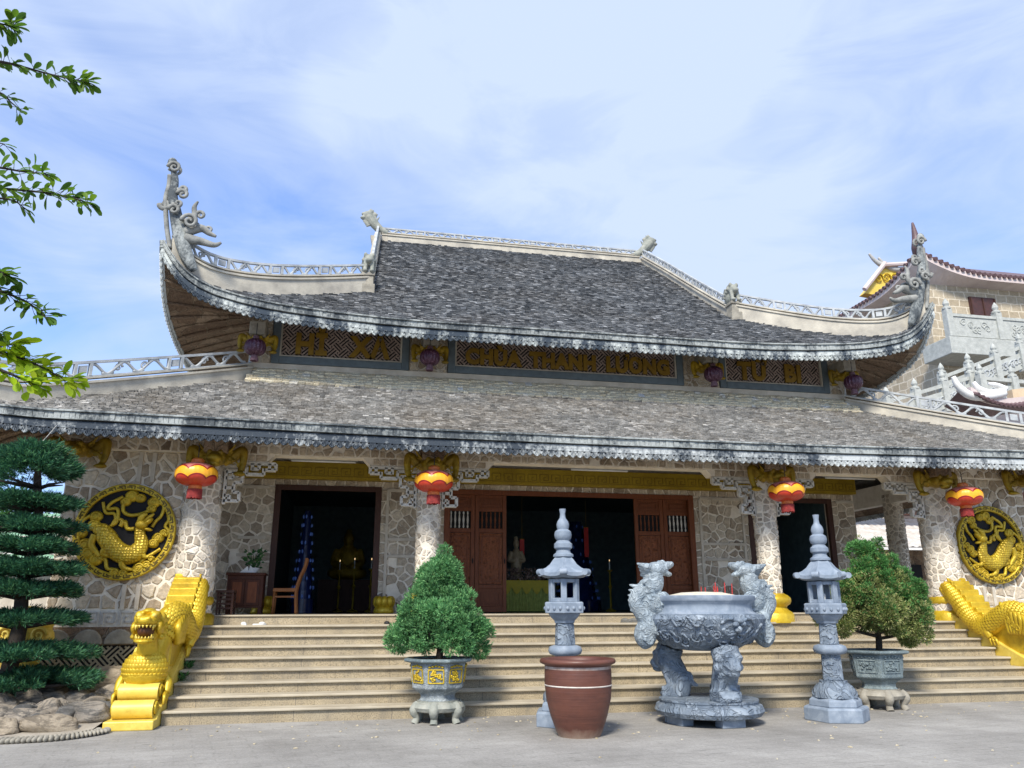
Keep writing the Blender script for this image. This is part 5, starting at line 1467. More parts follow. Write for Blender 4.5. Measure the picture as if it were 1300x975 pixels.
# ------------------------------------------------------------------ planters and junipers
def planter(label, x, y, n, a0, body, foot, gold, k):
    Pn = thing('stone_planter', label, 'planter', (0, 0, 0), 'stone planters on the steps foot')
    a = MB()
    for i in range(6):
        an = 2 * pi * i / 6 + .26; o = V((cos(an), sin(an), 0))
        a.tube(smoothpath([o * .30 + V((0, 0, .25)), o * .37 + V((0, 0, .18)), o * .33 + V((0, 0, .08)), o * .36 + V((0, 0, .0))]), lerps([.08, .075, .05, .06], 19), 10)
    a.lathe([(.30, .15), (.37, .17), (.40, .22), (.37, .27), (.31, .29), (.31, .31)], n=32); a.build('planter_foot', foot, Pn, True, auto=True)
    a = MB(); a.lathe([(.30, .31), (.27, .34), (.27, .39), (.31, .43), (.36, .46)], n=n, a0=a0); a.build('planter_waist', body, Pn, bevel=.01)
    a = MB(); a.lathe([(.36, .46), (.40, .49), (.405, .56), (.435, .78), (.44, .84)], n=n, a0=a0); bd = a.build('planter_bowl', body, Pn, bevel=.012)
    a = MB(); a.lathe([(.44, .838), (.53, .86), (.54, .875), (.535, .90), (.50, .905), (.43, .90), (.42, .86), (.001, .85)], n=n, a0=a0, cap=False); a.build('planter_rim', body if not gold else M['planterdark'], Pn)
    for i in range(n):
        an = a0 + 2 * pi * (i + .5) / n; ap = cos(pi / n); o = V((cos(an), sin(an), 0)); t = V((-sin(an), cos(an), 0))
        def q(u, z): r = (.405 + (z - .56) * .136) * ap + .004; return o * r + t * u + V((0, 0, z))
        hw = (.405 * sin(pi / n)) * .72
        a = MB()
        for (u0, z0, u1, z1) in ((-hw, .57, hw, .57), (hw, .57, hw, .755), (hw, .755, -hw, .755), (-hw, .755, -hw, .57)): a.bar(q(u0, z0), q(u1, z1), .018, .009, o)
        a.build('panel_frame', M['goldrelief'] if gold else body, bd)
        a = MB(); random.seed(i + 3)
        for kk in range(16): a.ell(q(random.uniform(-.7, .7) * hw, random.uniform(.595, .735)), (.02, .02, .018), 7, 5)
        for kk in range(4): a.spiral(q(random.uniform(-.5, .5) * hw, random.uniform(.61, .71)) + o * .006, t, (0, 0, 1), .034, 1.3, .010, 12, 1, kk)
        for kk in range(5): a.ell(q((kk - 2) * hw * .42, .79 + .018 * (1 - abs(kk - 2) / 2)), (.026, .02, .016), 7, 5)
        a.build('panel_relief', M['goldrelief'] if gold else body, bd, True)
    a = MB(); a.lathe([(.415, .865), (.2, .885), (.001, .89)], n=24, cap=False); a.build('planter_soil', M['bark'], Pn, True)
    Pn.location = (x, y, 0); Pn.scale = (k, k, k); return Pn
planter('slate planter with gilded relief panels at the steps foot, left of the clay pot', 1.34, 12.12, 8, R(11), M['planterblue'], M['footstone'], True, .97)
planter('dark slate planter with ungilded panels at the steps foot, right of the free-standing stone lantern', 8.52, 12.12, 6, R(3), M['planterdark'], M['footstone2'], False, 1.0)

def spray(mb, c, d, L, wd, nb, spread):
    """a tuft of small pointed blades leaving c in direction d"""
    for _ in range(nb):
        v = (d + V((random.gauss(0, spread), random.gauss(0, spread), random.gauss(0, spread)))).normalized()
        l = L * random.uniform(.6, 1.15); s = v.cross(V((random.gauss(0, 1), random.gauss(0, 1), random.gauss(0, 1)))).normalized() * (wd * .5)
        p = c + V((random.gauss(0, .012), random.gauss(0, .012), random.gauss(0, .012)))
        m = p + v * (l * .55)
        mb.add([p, m + s, p + v * l, m - s], [(0, 1, 2, 3)])
def juniper(name, label, x, y, z, lobes, mat, n, seed, mat2=None, L=.06):
    random.seed(seed); J = thing(name, label, 'shrub', (x, y, z), 'junipers in the stone planters'); c0 = V((x, y, z))
    a = MB()
    a.tube(smoothpath([c0 + V((0, 0, -.03)), c0 + V((.02, 0, .22)), c0 + V((-.02, .02, .6)), c0 + V((.0, 0, 1.1))]), lerps([.055, .05, .04, .02], 19), 9)
    for (lx, ly, lz, r, w) in lobes:
        p = c0 + V((lx, ly, lz)); s_ = c0 + V((0, 0, min(.9, max(.14, lz * .5))))
        a.tube(smoothpath([s_, s_.lerp(p, .5) + V((0, 0, -.03)), p]), lerps([.03, .022, .012], 13), 6)
    a.build('trunk', M['bark'], J, True)
    small = []; tot = sum(r * r for (_, _, _, r, _) in lobes)
    for (lx, ly, lz, r, w) in lobes:                   # tight round tufts over the surface of the clipped crown
        for _ in range(max(3, int(260 * r * r / tot))):
            d = V((random.gauss(0, 1), random.gauss(0, 1), random.gauss(.15, 1))).normalized()
            q = V((lx + d.x * r * .80, ly + d.y * r * .80, lz + d.z * r * w * .80))
            if any((q - V((ox, oy, oz))).length < orr * .66 for (ox, oy, oz, orr, _) in lobes): continue
            small.append((q, d, random.uniform(.085, .155)))
    a = MB(); a2 = MB(); st2 = sum(t[2] ** 2 for t in small)
    for (q, d0, r) in small:
        for _ in range(int(n * r * r / st2)):
            d = (V((random.gauss(0, 1), random.gauss(0, 1), random.gauss(0, 1))).normalized() + d0 * .55).normalized()
            p = c0 + q + d * (r * (1 - .45 * random.random() ** 1.6))
            tgt = a2 if mat2 and (q.z + q.x * .25 + random.uniform(-.5, .5)) > .86 else a
            spray(tgt, p, (d + V((0, 0, .5))).normalized(), L, .016, 5, .42)
    for (lx, ly, lz, r, w) in lobes:
        for _ in range(int(n * .3 * r * r / tot)):
            d = V((random.gauss(0, 1), random.gauss(0, 1), random.gauss(0, 1))).normalized(); rr = r * random.uniform(.5, .86)
            spray(a, c0 + V((lx + d.x * rr, ly + d.y * rr, lz + d.z * rr * w)), (d + V((0, 0, .5))).normalized(), L, .016, 5, .42)
    a.build('foliage', mat, J, fix=False)
    if mat2: a2.build('green_foliage', mat2, J, fix=False)
    return J
lob1 = [(.0, 0, .62, .40, .8), (-.40, .0, .42, .30, .8), (.42, .0, .40, .32, .8), (-.20, -.28, .36, .30, .8), (.22, -.30, .36, .32, .8), (-.55, .1, .30, .22, .9), (.58, .05, .30, .24, 1.0), (0, .3, .5, .34, .8), (-.2, -.12, .80, .27, .9), (.22, -.1, .80, .29, .9),
        (0, -.05, 1.02, .27, 1.0), (.04, .02, 1.16, .22, 1.1), (-.05, 0, 1.12, .21, 1.0), (-.14, .1, 1.0, .2, 1), (.03, 0, 1.22, .16, 1.3), (.02, 0, 1.40, .09, 1.8), (.0, -.38, .56, .27, .8), (-.36, -.2, .62, .22, .9), (.40, -.18, .66, .22, .9)]
lob1 = [(x * .90, y * .90, z, r * (.93 if z < .9 else 1), w) for (x, y, z, r, w) in lob1]
juniper('bonsai_juniper', 'bright green juniper clipped to a cone in the gilded planter', 1.34, 12.12, .87, lob1, M['juniper'], 10500, 3)
lob2 = [(.05, 0, .95, .46, .9), (-.42, 0, .62, .38, .75), (.50, 0, .62, .44, .9), (-.66, .0, .42, .24, .7), (.0, -.35, .62, .40, .8), (.36, -.25, .50, .36, .9), (-.25, -.2, .95, .33, .9), (.32, -.05, 1.05, .36, .9), (.0, .35, .8, .42, .9), (.74, .05, .55, .32, 1.15), (-.78, -.05, .60, .30, .8), (-.62, -.1, .95, .26, .9),
        (-.06, 0, 1.38, .28, 1.2), (.26, .0, 1.42, .22, 1.2), (-.14, 0, 1.66, .13, 1.5), (.16, .05, 1.66, .11, 1.4), (.56, -.1, .92, .28, 1), (-.44, -.12, .78, .26, .9), (.62, -.15, .34, .26, 1)]
juniper('bonsai_juniper', 'broad yellowing juniper with a bent dark trunk in the ungilded planter', 8.60, 12.12, .90, lob2, M['juniper2'], 14500, 8, M['juniper3'])

# ------------------------------------------------------------------ tiered pine in the rock bed
random.seed(21)
tp = thing('tiered_pine', 'tall dark pine clipped into flat tiers at the left edge', 'tree', (-4.86, 13.5, 0)); b0 = V((-4.86, 13.5, 0))
a = MB(); a.tube(smoothpath([b0 + V((.02, 0, -.05)), b0 + V((-.02, 0, .6)), b0 + V((.03, 0, 1.3)), b0 + V((-.02, 0, 2.0)), b0 + V((.06, 0, 2.7)), b0 + V((-.05, 0, 3.5)), b0 + V((-.08, 0, 3.8))]), lerps([.15, .12, .11, .09, .08, .06, .03], 37), 10)
PADS = [(3.50, .60, .50, -.14), (3.14, .62, .10, -.06), (2.79, .68, .13, -.02), (2.47, .74, .12, .02), (2.14, .72, .11, .04), (1.82, .82, .12, .04), (1.40, .88, .13, .04), (.92, 1.02, .17, .06), (.52, 1.12, .22, .16)]
for (z, r, t, dx) in PADS:
    for k in range(7):
        an = 2 * pi * k / 7 + z; a.tube([b0 + V((0, 0, z - .1)), b0 + V((dx + r * .45 * cos(an), r * .4 * sin(an), z - .04)), b0 + V((dx + r * .85 * cos(an), r * .75 * sin(an), z))], [.035, .022, .008], 6)
a.build('trunk', M['bark'], tp, True)
for (z, r, t, dx) in PADS:
    a = MB(); dome = t > .35; cl_ = []
    for k in range(44 if not dome else 52):
        an = random.uniform(0, 2 * pi); q = sqrt(random.random()); R_ = r * random.uniform(.78, 1.0)
        h = t * sqrt(max(0, 1 - q * q)) if dome else random.uniform(-.03, .06) + t * .5 * (1 - q)
        cl_.append((dx + R_ * q * cos(an), R_ * .9 * q * sin(an), z + h, random.uniform(.13, .22)))
    for (px, py, pz, pr) in cl_:
        for _ in range(int(125 * (pr / .2) ** 2)):
            d = V((random.gauss(0, 1), random.gauss(0, 1), random.gauss(0, 1))).normalized()
            rr = pr * random.uniform(.35, 1) ** .6
            c = b0 + V((px + d.x * rr, py + d.y * rr, pz + d.z * rr * (.42 if not dome else .8)))
            o_ = V((px - dx + d.x * .3, py + d.y * .3, 0))
            spray(a, c, (o_.normalized() * .8 + V((0, 0, .38)) + d * .3).normalized(), .10, .014, 5, .36)
    a.build('foliage_tier', M['pine'], tp, fix=False)

# ------------------------------------------------------------------ rock bed
def poly_sheet(name, pts, z, mat, kind='structure', th=.0):
    a = MB(); a.prism([(p[0], p[1]) for p in pts], (0, 0, -.3), (1, 0, 0), (0, 1, 0), (0, 0, z + .3)); o = a.build(name, mat); tag(o, kind=kind); return o
bed = [(-12, 11.45), (-4.2, 11.45), (-3.55, 11.55), (-3.2, 11.95), (-3.15, 12.6), (-3.1, 15.06), (-12, 15.06)]
def bedz(y): return .03 + max(0., y - 11.7) * .125
a = MB()
rows_ = [11.45, 11.55, 11.95, 12.6, 13.3, 14.2, 15.06]; xr = {11.45: -4.2, 11.55: -3.55, 11.95: -3.2, 12.6: -3.16}
for p_, q_ in zip(rows_, rows_[1:]):
    for i in range(12):
        f0, f1 = i / 12, (i + 1) / 12; X_ = lambda y, f: -12 + (xr.get(y, -3.12) + 12) * f
        a.add([(X_(p_, f0), p_, bedz(p_)), (X_(p_, f1), p_, bedz(p_)), (X_(q_, f1), q_, bedz(q_)), (X_(q_, f0), q_, bedz(q_))], [(0, 1, 2, 3)])
tag(a.build('rock_bed', M['soil'], fix=False), kind='structure')
edge = smoothpath([V((-8, 11.4, .0)), V((-5, 11.38, 0)), V((-4.2, 11.36, 0)), V((-3.5, 11.46, 0)), V((-3.12, 11.86, 0)), V((-3.1, 12.1, 0))], 10)
a = MB(); L = 0
for p_, q_ in zip(edge, edge[1:]):
    d = q_ - p_; seg = d.length; d.normalize(); n = V((d.y, -d.x, 0))
    while L < seg:
        c = p_ + d * L
        for (o_, r_) in ((-.06, .04), (.04, .04)):
            a.ell(c + n * o_ + V((0, 0, .035)), (.026, .062, .035), 8, 5, Matrix.Rotation(atan2(d.y, d.x) - .55, 3, 'Z'))
        L += .056
    L -= seg
tag(a.build('rope_edging', M['footstone2'], None, True), 'low twisted rope edging of pale stone round the rock bed', 'edging')
def boulder(x, y, r, sx, sy, sz, rz, mat, label, group='boulders in the rock bed', seed=0):
    bm = bmesh.new(); bmesh.ops.create_icosphere(bm, subdivisions=4, radius=1)
    o_ = V((seed * 3.1, seed * 1.7, seed))
    rk = random.Random(seed); cuts = [(V((rk.gauss(0, 1), rk.gauss(0, 1), rk.gauss(.3, .8))).normalized(), rk.uniform(.66, .9)) for _ in range(7)]
    for v in bm.verts:
        n = v.co.normalized(); k = 1 + .26 * noise.noise(n * 1.2 + o_) + .12 * noise.noise(n * 2.6 + o_) + .05 * noise.noise(n * 6 + o_)
        q_ = n * k
        for (cn, cd_) in cuts:
            ex_ = q_.dot(cn) - cd_
            if ex_ > 0: q_ = q_ - cn * (ex_ * .86)
        v.co = V((q_.x * sx * r, q_.y * sy * r, q_.z * sz * r))
        if v.co.z < -.3 * sz * r: v.co.z = -.3 * sz * r
    me = bpy.data.meshes.new('boulder'); bm.to_mesh(me); bm.free(); me.materials.append(mat); me.polygons.foreach_set('use_smooth', [True] * len(me.polygons))
    o = bpy.data.objects.new('boulder', me); COL.objects.link(o); o.location = (x, y, bedz(y) + .24 * sz * r); o.rotation_euler = (random.uniform(-.12, .12), random.uniform(-.12, .12), rz)
    tag(o, label, 'rock', group); return o
random.seed(4)
boulder(-3.62, 14.3, .5, 1.25, .8, .6, .2, M['rocktan'], 'largest sloping tan boulder behind the rock bed, just left of the dragon', seed=1)
boulder(-4.72, 11.9, .25, 1.25, .8, .75, .3, M['rockgrey'], 'big pale grey boulder in front of the rock bed, near the rope edging', seed=2)
boulder(-4.22, 11.86, .165, 1.05, .9, 1.0, .1, M['rocktan'], 'small round tan boulder beside the big pale grey one', seed=3)
boulder(-3.72, 11.98, .25, 1.5, .8, .62, .05, M['rocktan'], 'long flat tan boulder at the right front of the rock bed', seed=4)
boulder(-3.36, 12.45, .24, 1.15, 1.0, .85, .5, M['rock'], 'grey boulder leaning toward the golden scroll foot of the dragon', seed=5)
gl = 'rounded river boulder among similar ones in the rock bed under the tiered pine'
sp_ = [(-3.65, 12.75), (-4.3, 12.6), (-4.0, 12.7), (-4.6, 12.75), (-4.9, 11.95), (-5.1, 11.75), (-3.6, 13.3), (-3.3, 13.9), (-4.1, 13.4), (-4.5, 13.4), (-3.75, 12.6), (-4.15, 12.35), (-4.5, 12.4), (-4.95, 12.3), (-5.3, 12.0), (-3.5, 13.0), (-3.95, 13.0), (-4.35, 12.95), (-4.75, 13.0), (-5.2, 12.75), (-5.6, 12.4), (-3.4, 13.5), (-3.85, 13.5), (-4.2, 13.55), (-4.6, 12.15), (-5.55, 12.95), (-3.95, 12.2), (-5.25, 13.3), (-4.4, 14.0), (-3.95, 14.3), (-3.3, 12.85), (-5.65, 11.85)]
for i, (x, y) in enumerate(sp_):
    boulder(x, y, random.uniform(.15, .27), random.uniform(1.0, 1.5), random.uniform(.75, 1), random.uniform(.55, .8), random.uniform(0, 3), M['rock'], gl, seed=i + 7)

# ------------------------------------------------------------------ things on the porch
c = thing('cabinet', 'brown two-door wooden cabinet against the wall left of the left doorway', 'cabinet', (-2.0, 16.75, ZF))
x0, x1, y0, y1 = -2.38, -1.64, 16.5, 17.0
a = MB(); a.box(x0 + .03, x1 - .03, y0 + .02, y1, ZF + .12, ZF + .74); a.build('cabinet_body', M['cabwood'], c, bevel=.006)
a = MB(); a.box(x0, x1, y0 - .02, y1 + .02, ZF + .74, ZF + .79); a.build('cabinet_top', M['cabwood'], c, bevel=.008)
for (p, q) in ((x0 + .09, -2.015), (-2.005, x1 - .09)):
    a = MB(); a.box(p, q, y0 - .005, y0 + .02, ZF + .17, ZF + .66); d = a.build('cabinet_door', M['cabwood'], c, bevel=.004)
    a = MB(); a.box(p + .05, q - .05, y0 - .009, y0, ZF + .22, ZF + .61); a.build('door_panel', M['wood'], d)
for x in (x0 + .04, x1 - .1):
    for y in (y0 + .03, y1 - .08):
        a = MB(); a.box(x, x + .06, y, y + .05, ZF, ZF + .12); a.build('leg', M['cabwood'], c)
f = thing('potted_plant', 'small leafy plant in a white pot on the brown cabinet', 'plant', (-1.9, 16.75, ZF + .79)); f0 = V((-1.9, 16.75, ZF + .79))
a = MB(); a.lathe([(.06, 0), (.11, .06), (.12, .10)], f0, 20); a.build('plant_pot', M['white'], f, True, auto=True)
a = MB()
for i in range(70):
    an = random.uniform(0, 6.3); h = random.uniform(.1, .42); q = f0 + V((.17 * cos(an) * random.random(), .12 * sin(an) * random.random(), h)); spray(a, q, V((cos(an), sin(an), .5)).normalized(), .11, .045, 2, .3)
for i in range(6): a.tube([f0 + V((0, 0, .08)), f0 + V((.1 * cos(i), .1 * sin(i), .36))], .006, 5)
a.build('plant_leaves', M['bush'], f, fix=False)
n_ = MB()
n_.prism([(-.16, 0), (.02, .0), (-.02, .12)], (-1.98, 16.55, ZF + .792), (1, 0, 0), (0, 0, 1), (0, .12, 0)); n_.prism([(.0, 0), (.14, .0), (.03, .14)], (-1.98, 16.6, ZF + .792), (1, 0, 0), (0, 0, 1), (0, .1, 0))
tag(n_.build('folded_card', M['white']), 'folded white card standing in front of the plant on the cabinet', 'card')
s = thing('chair', 'orange-brown wooden chair with a tall curved back, side-on before the left doorway', 'chair', (-1.22, 16.85, ZF)); k = V((-1.22, 16.85, ZF))
a = MB(); a.box(k.x - .27, k.x + .18, k.y - .22, k.y + .22, ZF + .43, ZF + .50); a.build('seat', M['chairwood'], s, bevel=.012)
for y in (-.2, .2):
    a = MB(); a.tube([k + V((-.24, y, .43)), k + V((-.255, y, 0))], [.026, .02], 8); a.build('leg', M['chairwood'], s, True)
    a = MB(); a.tube(smoothpath([k + V((.20, y, 0)), k + V((.17, y, .42)), k + V((.22, y, .68)), k + V((.31, y, .92)), k + V((.34, y, 1.09))]), .027, 8); a.build('back_post', M['chairwood'], s, True)
    a = MB(); a.box(k.x - .24, k.x + .17, k.y + y - .012, k.y + y + .012, ZF + .32, ZF + .35); a.build('stretcher', M['chairwood'], s)
a = MB(); a.prism([(.20, .66), (.225, .66), (.335, 1.06), (.31, 1.06)], (k.x + .01, k.y - .19, ZF), (1, 0, 0), (0, 0, 1), (0, .38, 0)); a.build('backrest', M['chairwood'], s)
b = thing('dark_stool', 'dark slatted wooden stool in the corner behind the golden dragon', 'stool', (-2.38, 15.95, ZF))
kx, ky = -2.25, 15.95
a = MB(); a.box(kx - .17, kx + .15, ky - .2, ky + .2, ZF + .40, ZF + .44); a.build('seat', M['darkwood'], b)
for x in (-.15, .11):
    for y in (-.18, .15):
        a = MB(); a.box(kx + x, kx + x + .035, ky + y, ky + y + .035, ZF, ZF + .40); a.build('leg', M['darkwood'], b)
a = MB()
for z in (.1, .18, .26, .33): a.box(kx + .112, kx + .135, ky - .145, ky + .15, ZF + z, ZF + z + .035); a.box(kx - .115, kx + .11, ky - .17, ky - .155, ZF + z, ZF + z + .035)
a.build('slats', M['darkwood'], b)
def sandal(x, y, z, rz, mat, label, group, closed=False):
    o = thing('sandal' if not closed else 'shoe', label, 'sandals' if not closed else 'shoes', (0, 0, 0), group)
    out_ = [(.045 * cos(t) * (1.1 if sin(t) > 0 else .85), .125 * sin(t)) for t in [2 * pi * i / 20 for i in range(20)]]
    a = MB(); a.prism(out_, (0, 0, 0), (1, 0, 0), (0, 1, 0), (0, 0, .022)); a.build('sole', mat, o, bevel=.004)
    a = MB()
    if closed: a.ell((0, .03, .04), (.045, .085, .045)); a.ell((0, -.07, .035), (.04, .05, .04))
    else:
        a.ell((0, .045, .025), (.05, .06, .03), 10, 6)
    a.build('strap' if not closed else 'upper', mat, o, True)
    o.location = (x, y, z); o.rotation_euler = (0, 0, rz)
zt = ZT[7]
for (dx, r_) in ((0, .35), (.26, -1.1)): sandal(-1.78 + dx, 14.98, zt, r_, M['white'], 'white sandal of the pair on the top step, below the cabinet', 'pair of white sandals')
for (dx, r_) in ((0, .1), (.16, -.1)): sandal(11.86 + dx, 15.05, zt, r_, M['black'], 'black sandal of the pair on the top step near the right dragon', 'pair of black sandals')
for (dx, r_) in ((0, .9), (.18, 1.2)): sandal(5.30 + dx, 15.1, zt, r_, M['greyshoe'], 'grey shoe of the pair on the top step, behind the left stone lantern', 'pair of grey shoes', True)
for (dx, r_) in ((0, .4), (.2, .2)): sandal(.72 + dx, 15.1, zt, r_, M['black'], 'dark sandal of the pair on the top step, left of the clipped juniper', 'pair of dark sandals')

# weeds growing in the joint beside the left balustrade
random.seed(77)
for (x, y, z, lb) in ((-2.43, 13.82, ZT[3], 'small green weed at the left end of the middle steps, higher of two'), (-2.44, 13.5, ZT[2], 'small green weed at the left end of the middle steps, lower of two')):
    w_ = MB()
    for _ in range(26):
        spray(w_, V((x + random.uniform(-.03, .05), y + random.uniform(-.06, .06), z + random.uniform(0, .08))), V((random.gauss(.3, .5), random.gauss(-.3, .4), .8)).normalized(), .10, .03, 2, .4)
    tag(w_.build('weed', M['bush'], None, fix=False), lb, 'weed', 'weeds on the steps')
# ------------------------------------------------------------------ inside the hall
ZH = 1.455
al = thing('altar_table', 'altar table under a yellow scalloped cloth just inside the main doorway', 'table', (4.5, 20.2, ZH))
x0, x1, y0, y1 = 3.75, 5.05, 20.0, 20.6
a = MB(); a.box(x0 + .03, x1 - .03, y0 + .03, y1, ZH + .7, ZH + .76); a.build('table_top', M['darkwood'], al)
a = MB(); N = 90; vs = []
for i in range(N + 1):
    x = x0 + (x1 - x0) * i / N; d = .02 * sin(i * 1.1); vs += [(x, y0 + d, ZH + .02), (x, y0 + d * .3, ZH + .74)]
a.add(vs, [(2 * i, 2 * i + 2, 2 * i + 3, 2 * i + 1) for i in range(N)]); a.build('skirt', M['greencloth'], al, True, fix=False)
a = MB(); pts = [(x0, ZH + .77)] + [(x0 + (x1 - x0) * i / 60, ZH + .44 + .17 * (1 - abs(sin(i * pi * 5 / 60)))) for i in range(61)] + [(x1, ZH + .77)]
a.prism([(p[0], p[1]) for p in pts], (0, y0 - .03, 0), (1, 0, 0), (0, 0, 1), (0, -.015, 0)); a.box(x0, x1, y0 - .03, y1, ZH + .765, ZH + .775); a.build('scalloped_cloth', M['yellowcloth'], al)
random.seed(9)
fl = MB()
for i in range(240):
    q = V((random.uniform(x0 + .1, x1 - .1), random.uniform(y0 + .05, y0 + .35), ZH + .78 + random.random() ** 2 * .28)); spray(fl, q, V((random.gauss(0, .5), -.6, .7)).normalized(), .07, .05, 3, .5)
tag(fl.build('flower_bank', M['flower'], None, fix=False), 'bank of mixed flowers along the yellow altar table', 'flowers')
stt = thing('statue', 'standing ivory and gold statue on the altar behind the flowers', 'statue', (4.22, 20.45, ZH + .775)); q = V((4.22, 20.45, ZH + .775))
a = MB(); a.tube(smoothpath([q, q + V((0, 0, .3)), q + V((.01, 0, .6)), q + V((0, 0, .82))]), lerps([.17, .14, .15, .06], 19), 12); a.ell(q + V((0, -.02, .95)), (.085, .09, .12)); a.ell(q + V((0, 0, 1.08)), (.06, .06, .06))
for s in (-1, 1): a.tube(smoothpath([q + V((.12 * s, 0, .74)), q + V((.19 * s, -.06, .52)), q + V((.05 * s, -.15, .5))]), lerps([.06, .06, .04], 13), 8)
a.build('figure', M['statue'], stt, True, remesh=.018, rsm=1)
a = MB(); a.lathe([(.2, -.0), (.22, .04), (.15, .08)], q, 20); a.build('statue_base', M['goldshaded'], stt, True)
for (x, z, h, lb) in ((4.48, 2.72, .62, 'narrow red paper scroll hanging behind the altar flowers'), (6.28, 2.88, .80, 'wider red scroll hanging above the blue tiered stand')):
    o = thing('red_scroll', lb, 'scroll', (x, 20.9, z), 'red scrolls inside the hall')
    a = MB(); a.prism([(-.055, 0), (.055, 0), (.065, h * .2), (.06, h), (-.06, h), (-.065, h * .2)], (x, 20.9, z), (1, 0, 0), (0, 0, 1), (0, .01, 0)); a.build('paper', M['red'], o)
    a = MB(); a.tube([(x, 20.9, z + h), (x, 20.9, 4.99)], .005, 5); a.tube([(x - .07, 20.9, z + h), (x + .07, 20.9, z + h)], .012, 6); a.build('rod', M['goldshaded'], o)
def lamp_tower(x, y, r, n, label):
    o = thing('lamp_tower', label, 'lamp tower', (x, y, ZH), 'blue lamp towers inside the hall'); lit = MB()
    a = MB()
    for i in range(n):
        rr = r * (1 - .75 * i / n); a.lathe([(rr, 0), (rr * .9, .11), (rr * .85, .2)], (x, y, ZH + .3 + i * .2), 24)
    a.lathe([(r * 1.1, 0), (r * 1.1, .3)], (x, y, ZH), 24); a.build('tower', M['blue'], o, True, auto=True)
    for i in range(n):
        rr = r * (1 - .75 * i / n) + .015; m = max(5, int(16 * (1 - .6 * i / n)))
        for j in range(m):
            if random.random() < .45: continue
            an = 2 * pi * j / m + i + random.uniform(-.1, .1); lit.ell((x + rr * cos(an), y + rr * sin(an), ZH + .36 + i * .2), (.022, .022, .045), 6, 5)
    lit.build('lamp', M['bluelamp'], o)
def emit(name, c, e):
    t = NT(name); t.fin(c, .4); t.b.inputs['Emission Color'].default_value = (*c, 1); t.b.inputs['Emission Strength'].default_value = e; return t.m
M['bluelamp'] = emit('small_blue_lamps', (.10, .2, .6), .012); M['warmlamp'] = emit('candle_flames', (1, .7, .35), .5)
lamp_tower(6.35, 22.2, .62, 11, 'wide blue tiered lamp tower behind the main doorway')
lamp_tower(-1.05, 19.0, .24, 10, 'slim blue tiered lamp tower at the left edge of the left doorway')
random.seed(31)
for (x, y) in ((5.9, 22.6), (7.15, 21.6), (.1, 22), (.55, 22), (-.3, 23)):
    o = thing('candle_stand', 'brass candle stand glinting in the dark hall', 'candle stand', (x, y, ZH), 'candle stands in the dark hall')
    a = MB(); a.lathe([(.14, 0), (.15, .03), (.03, .08), (.025, .6), (.06, .66), (.025, .72), (.02, 1.05), (.08, 1.1), (.08, 1.12), (.02, 1.13)], (x, y, ZH), 16); a.build('stand', M['goldbeam'], o, True, auto=True)
    a = MB(); a.tube([(x, y, ZH + 1.12), (x, y, ZH + 1.34)], .018, 8); b_ = a.build('candle', M['white'], o)
    a = MB(); a.ell((x, y, ZH + 1.38), (.012, .012, .03), 6, 5); a.build('flame', M['warmlamp'], b_)
o = thing('seated_statue', 'dim golden seated statue deep in the hall behind the left doorway', 'statue', (-.1, 24.5, ZH)); q = V((-.1, 24.5, ZH))
a = MB(); a.box(q.x - .8, q.x + .8, q.y - .5, q.y + .5, ZH, ZH + .9); a.build('pedestal', M['darkwood'], o)
a = MB(); a.ell(q + V((0, 0, 1.1)), (.6, .4, .22)); a.ell(q + V((0, .05, 1.55)), (.33, .25, .42)); a.ell(q + V((0, 0, 2.1)), (.17, .18, .22)); a.ell(q + V((0, 0, 2.33)), .09)
for s in (-1, 1): a.tube(smoothpath([q + V((.32 * s, 0, 1.8)), q + V((.42 * s, -.1, 1.4)), q + V((.08 * s, -.35, 1.28))]), .1, 8)
a.build('figure', M['goldshaded'], o, True, remesh=.04)

# ------------------------------------------------------------------ buildings on the right
M['block'] = None
def block_mat():
    t = NT('tan_stone_blocks')
    b = t.n('ShaderNodeTexBrick'); b.inputs['Scale'].default_value = 1; b.inputs['Brick Width'].default_value = .62; b.inputs['Row Height'].default_value = .42
    b.inputs['Mortar Size'].default_value = .035; b.inputs['Mortar Smooth'].default_value = .3; b.offset = .37
    b.inputs['Color1'].default_value = (.36, .295, .205, 1); b.inputs['Color2'].default_value = (.48, .41, .30, 1); b.inputs['Mortar'].default_value = (.62, .55, .43, 1)
    s = t.n('ShaderNodeSeparateXYZ'); t.l(t.co, s.inputs[0]); cmb = t.n('ShaderNodeCombineXYZ')
    n1 = t.math('MULTIPLY', t.noise(1.7, 3), .22)
    t.l(t.math('ADD', t.math('ADD', s.outputs[0], s.outputs[1]), n1), cmb.inputs[0]); t.l(t.math('ADD', s.outputs[2], t.math('MULTIPLY', t.noise(1.1, 3), .3)), cmb.inputs[1])
    t.l(cmb.outputs[0], b.inputs[0])
    col = t.mix(1.0, b.outputs[0], t.ramp(t.noise(5, 7, .7), [(.3, .75), (.7, 1.15)]), 'MULTIPLY')
    t.bump(t.math('ADD', t.math('MULTIPLY', b.outputs[1], -.5), t.math('MULTIPLY', t.noise(12, 6, .7), .5)), .5, .04)
    return t.fin(col, .85)
M['block'] = block_mat()
M['purpletile'] = simple('dull_purple_roof_tiles', (.16, .095, .10), (.085, .05, .055), .55, 0, 5, .3, 20)
M['pinkwall'] = simple('pale_pink_plaster', (.60, .52, .50), (.50, .42, .40), .8, 0, 2)
M['palestone'] = simple('pale_carved_balustrade', (.47, .485, .455), (.32, .335, .315), .8, 0, 5, .6, 14)
M['tan'] = simple('tan_plaster', (.60, .47, .32), (.46, .36, .24), .8, 0, 2, .2, 20)
M['shutter'] = simple('dark_red_shutter', (.075, .028, .026), (.045, .02, .02), .6)
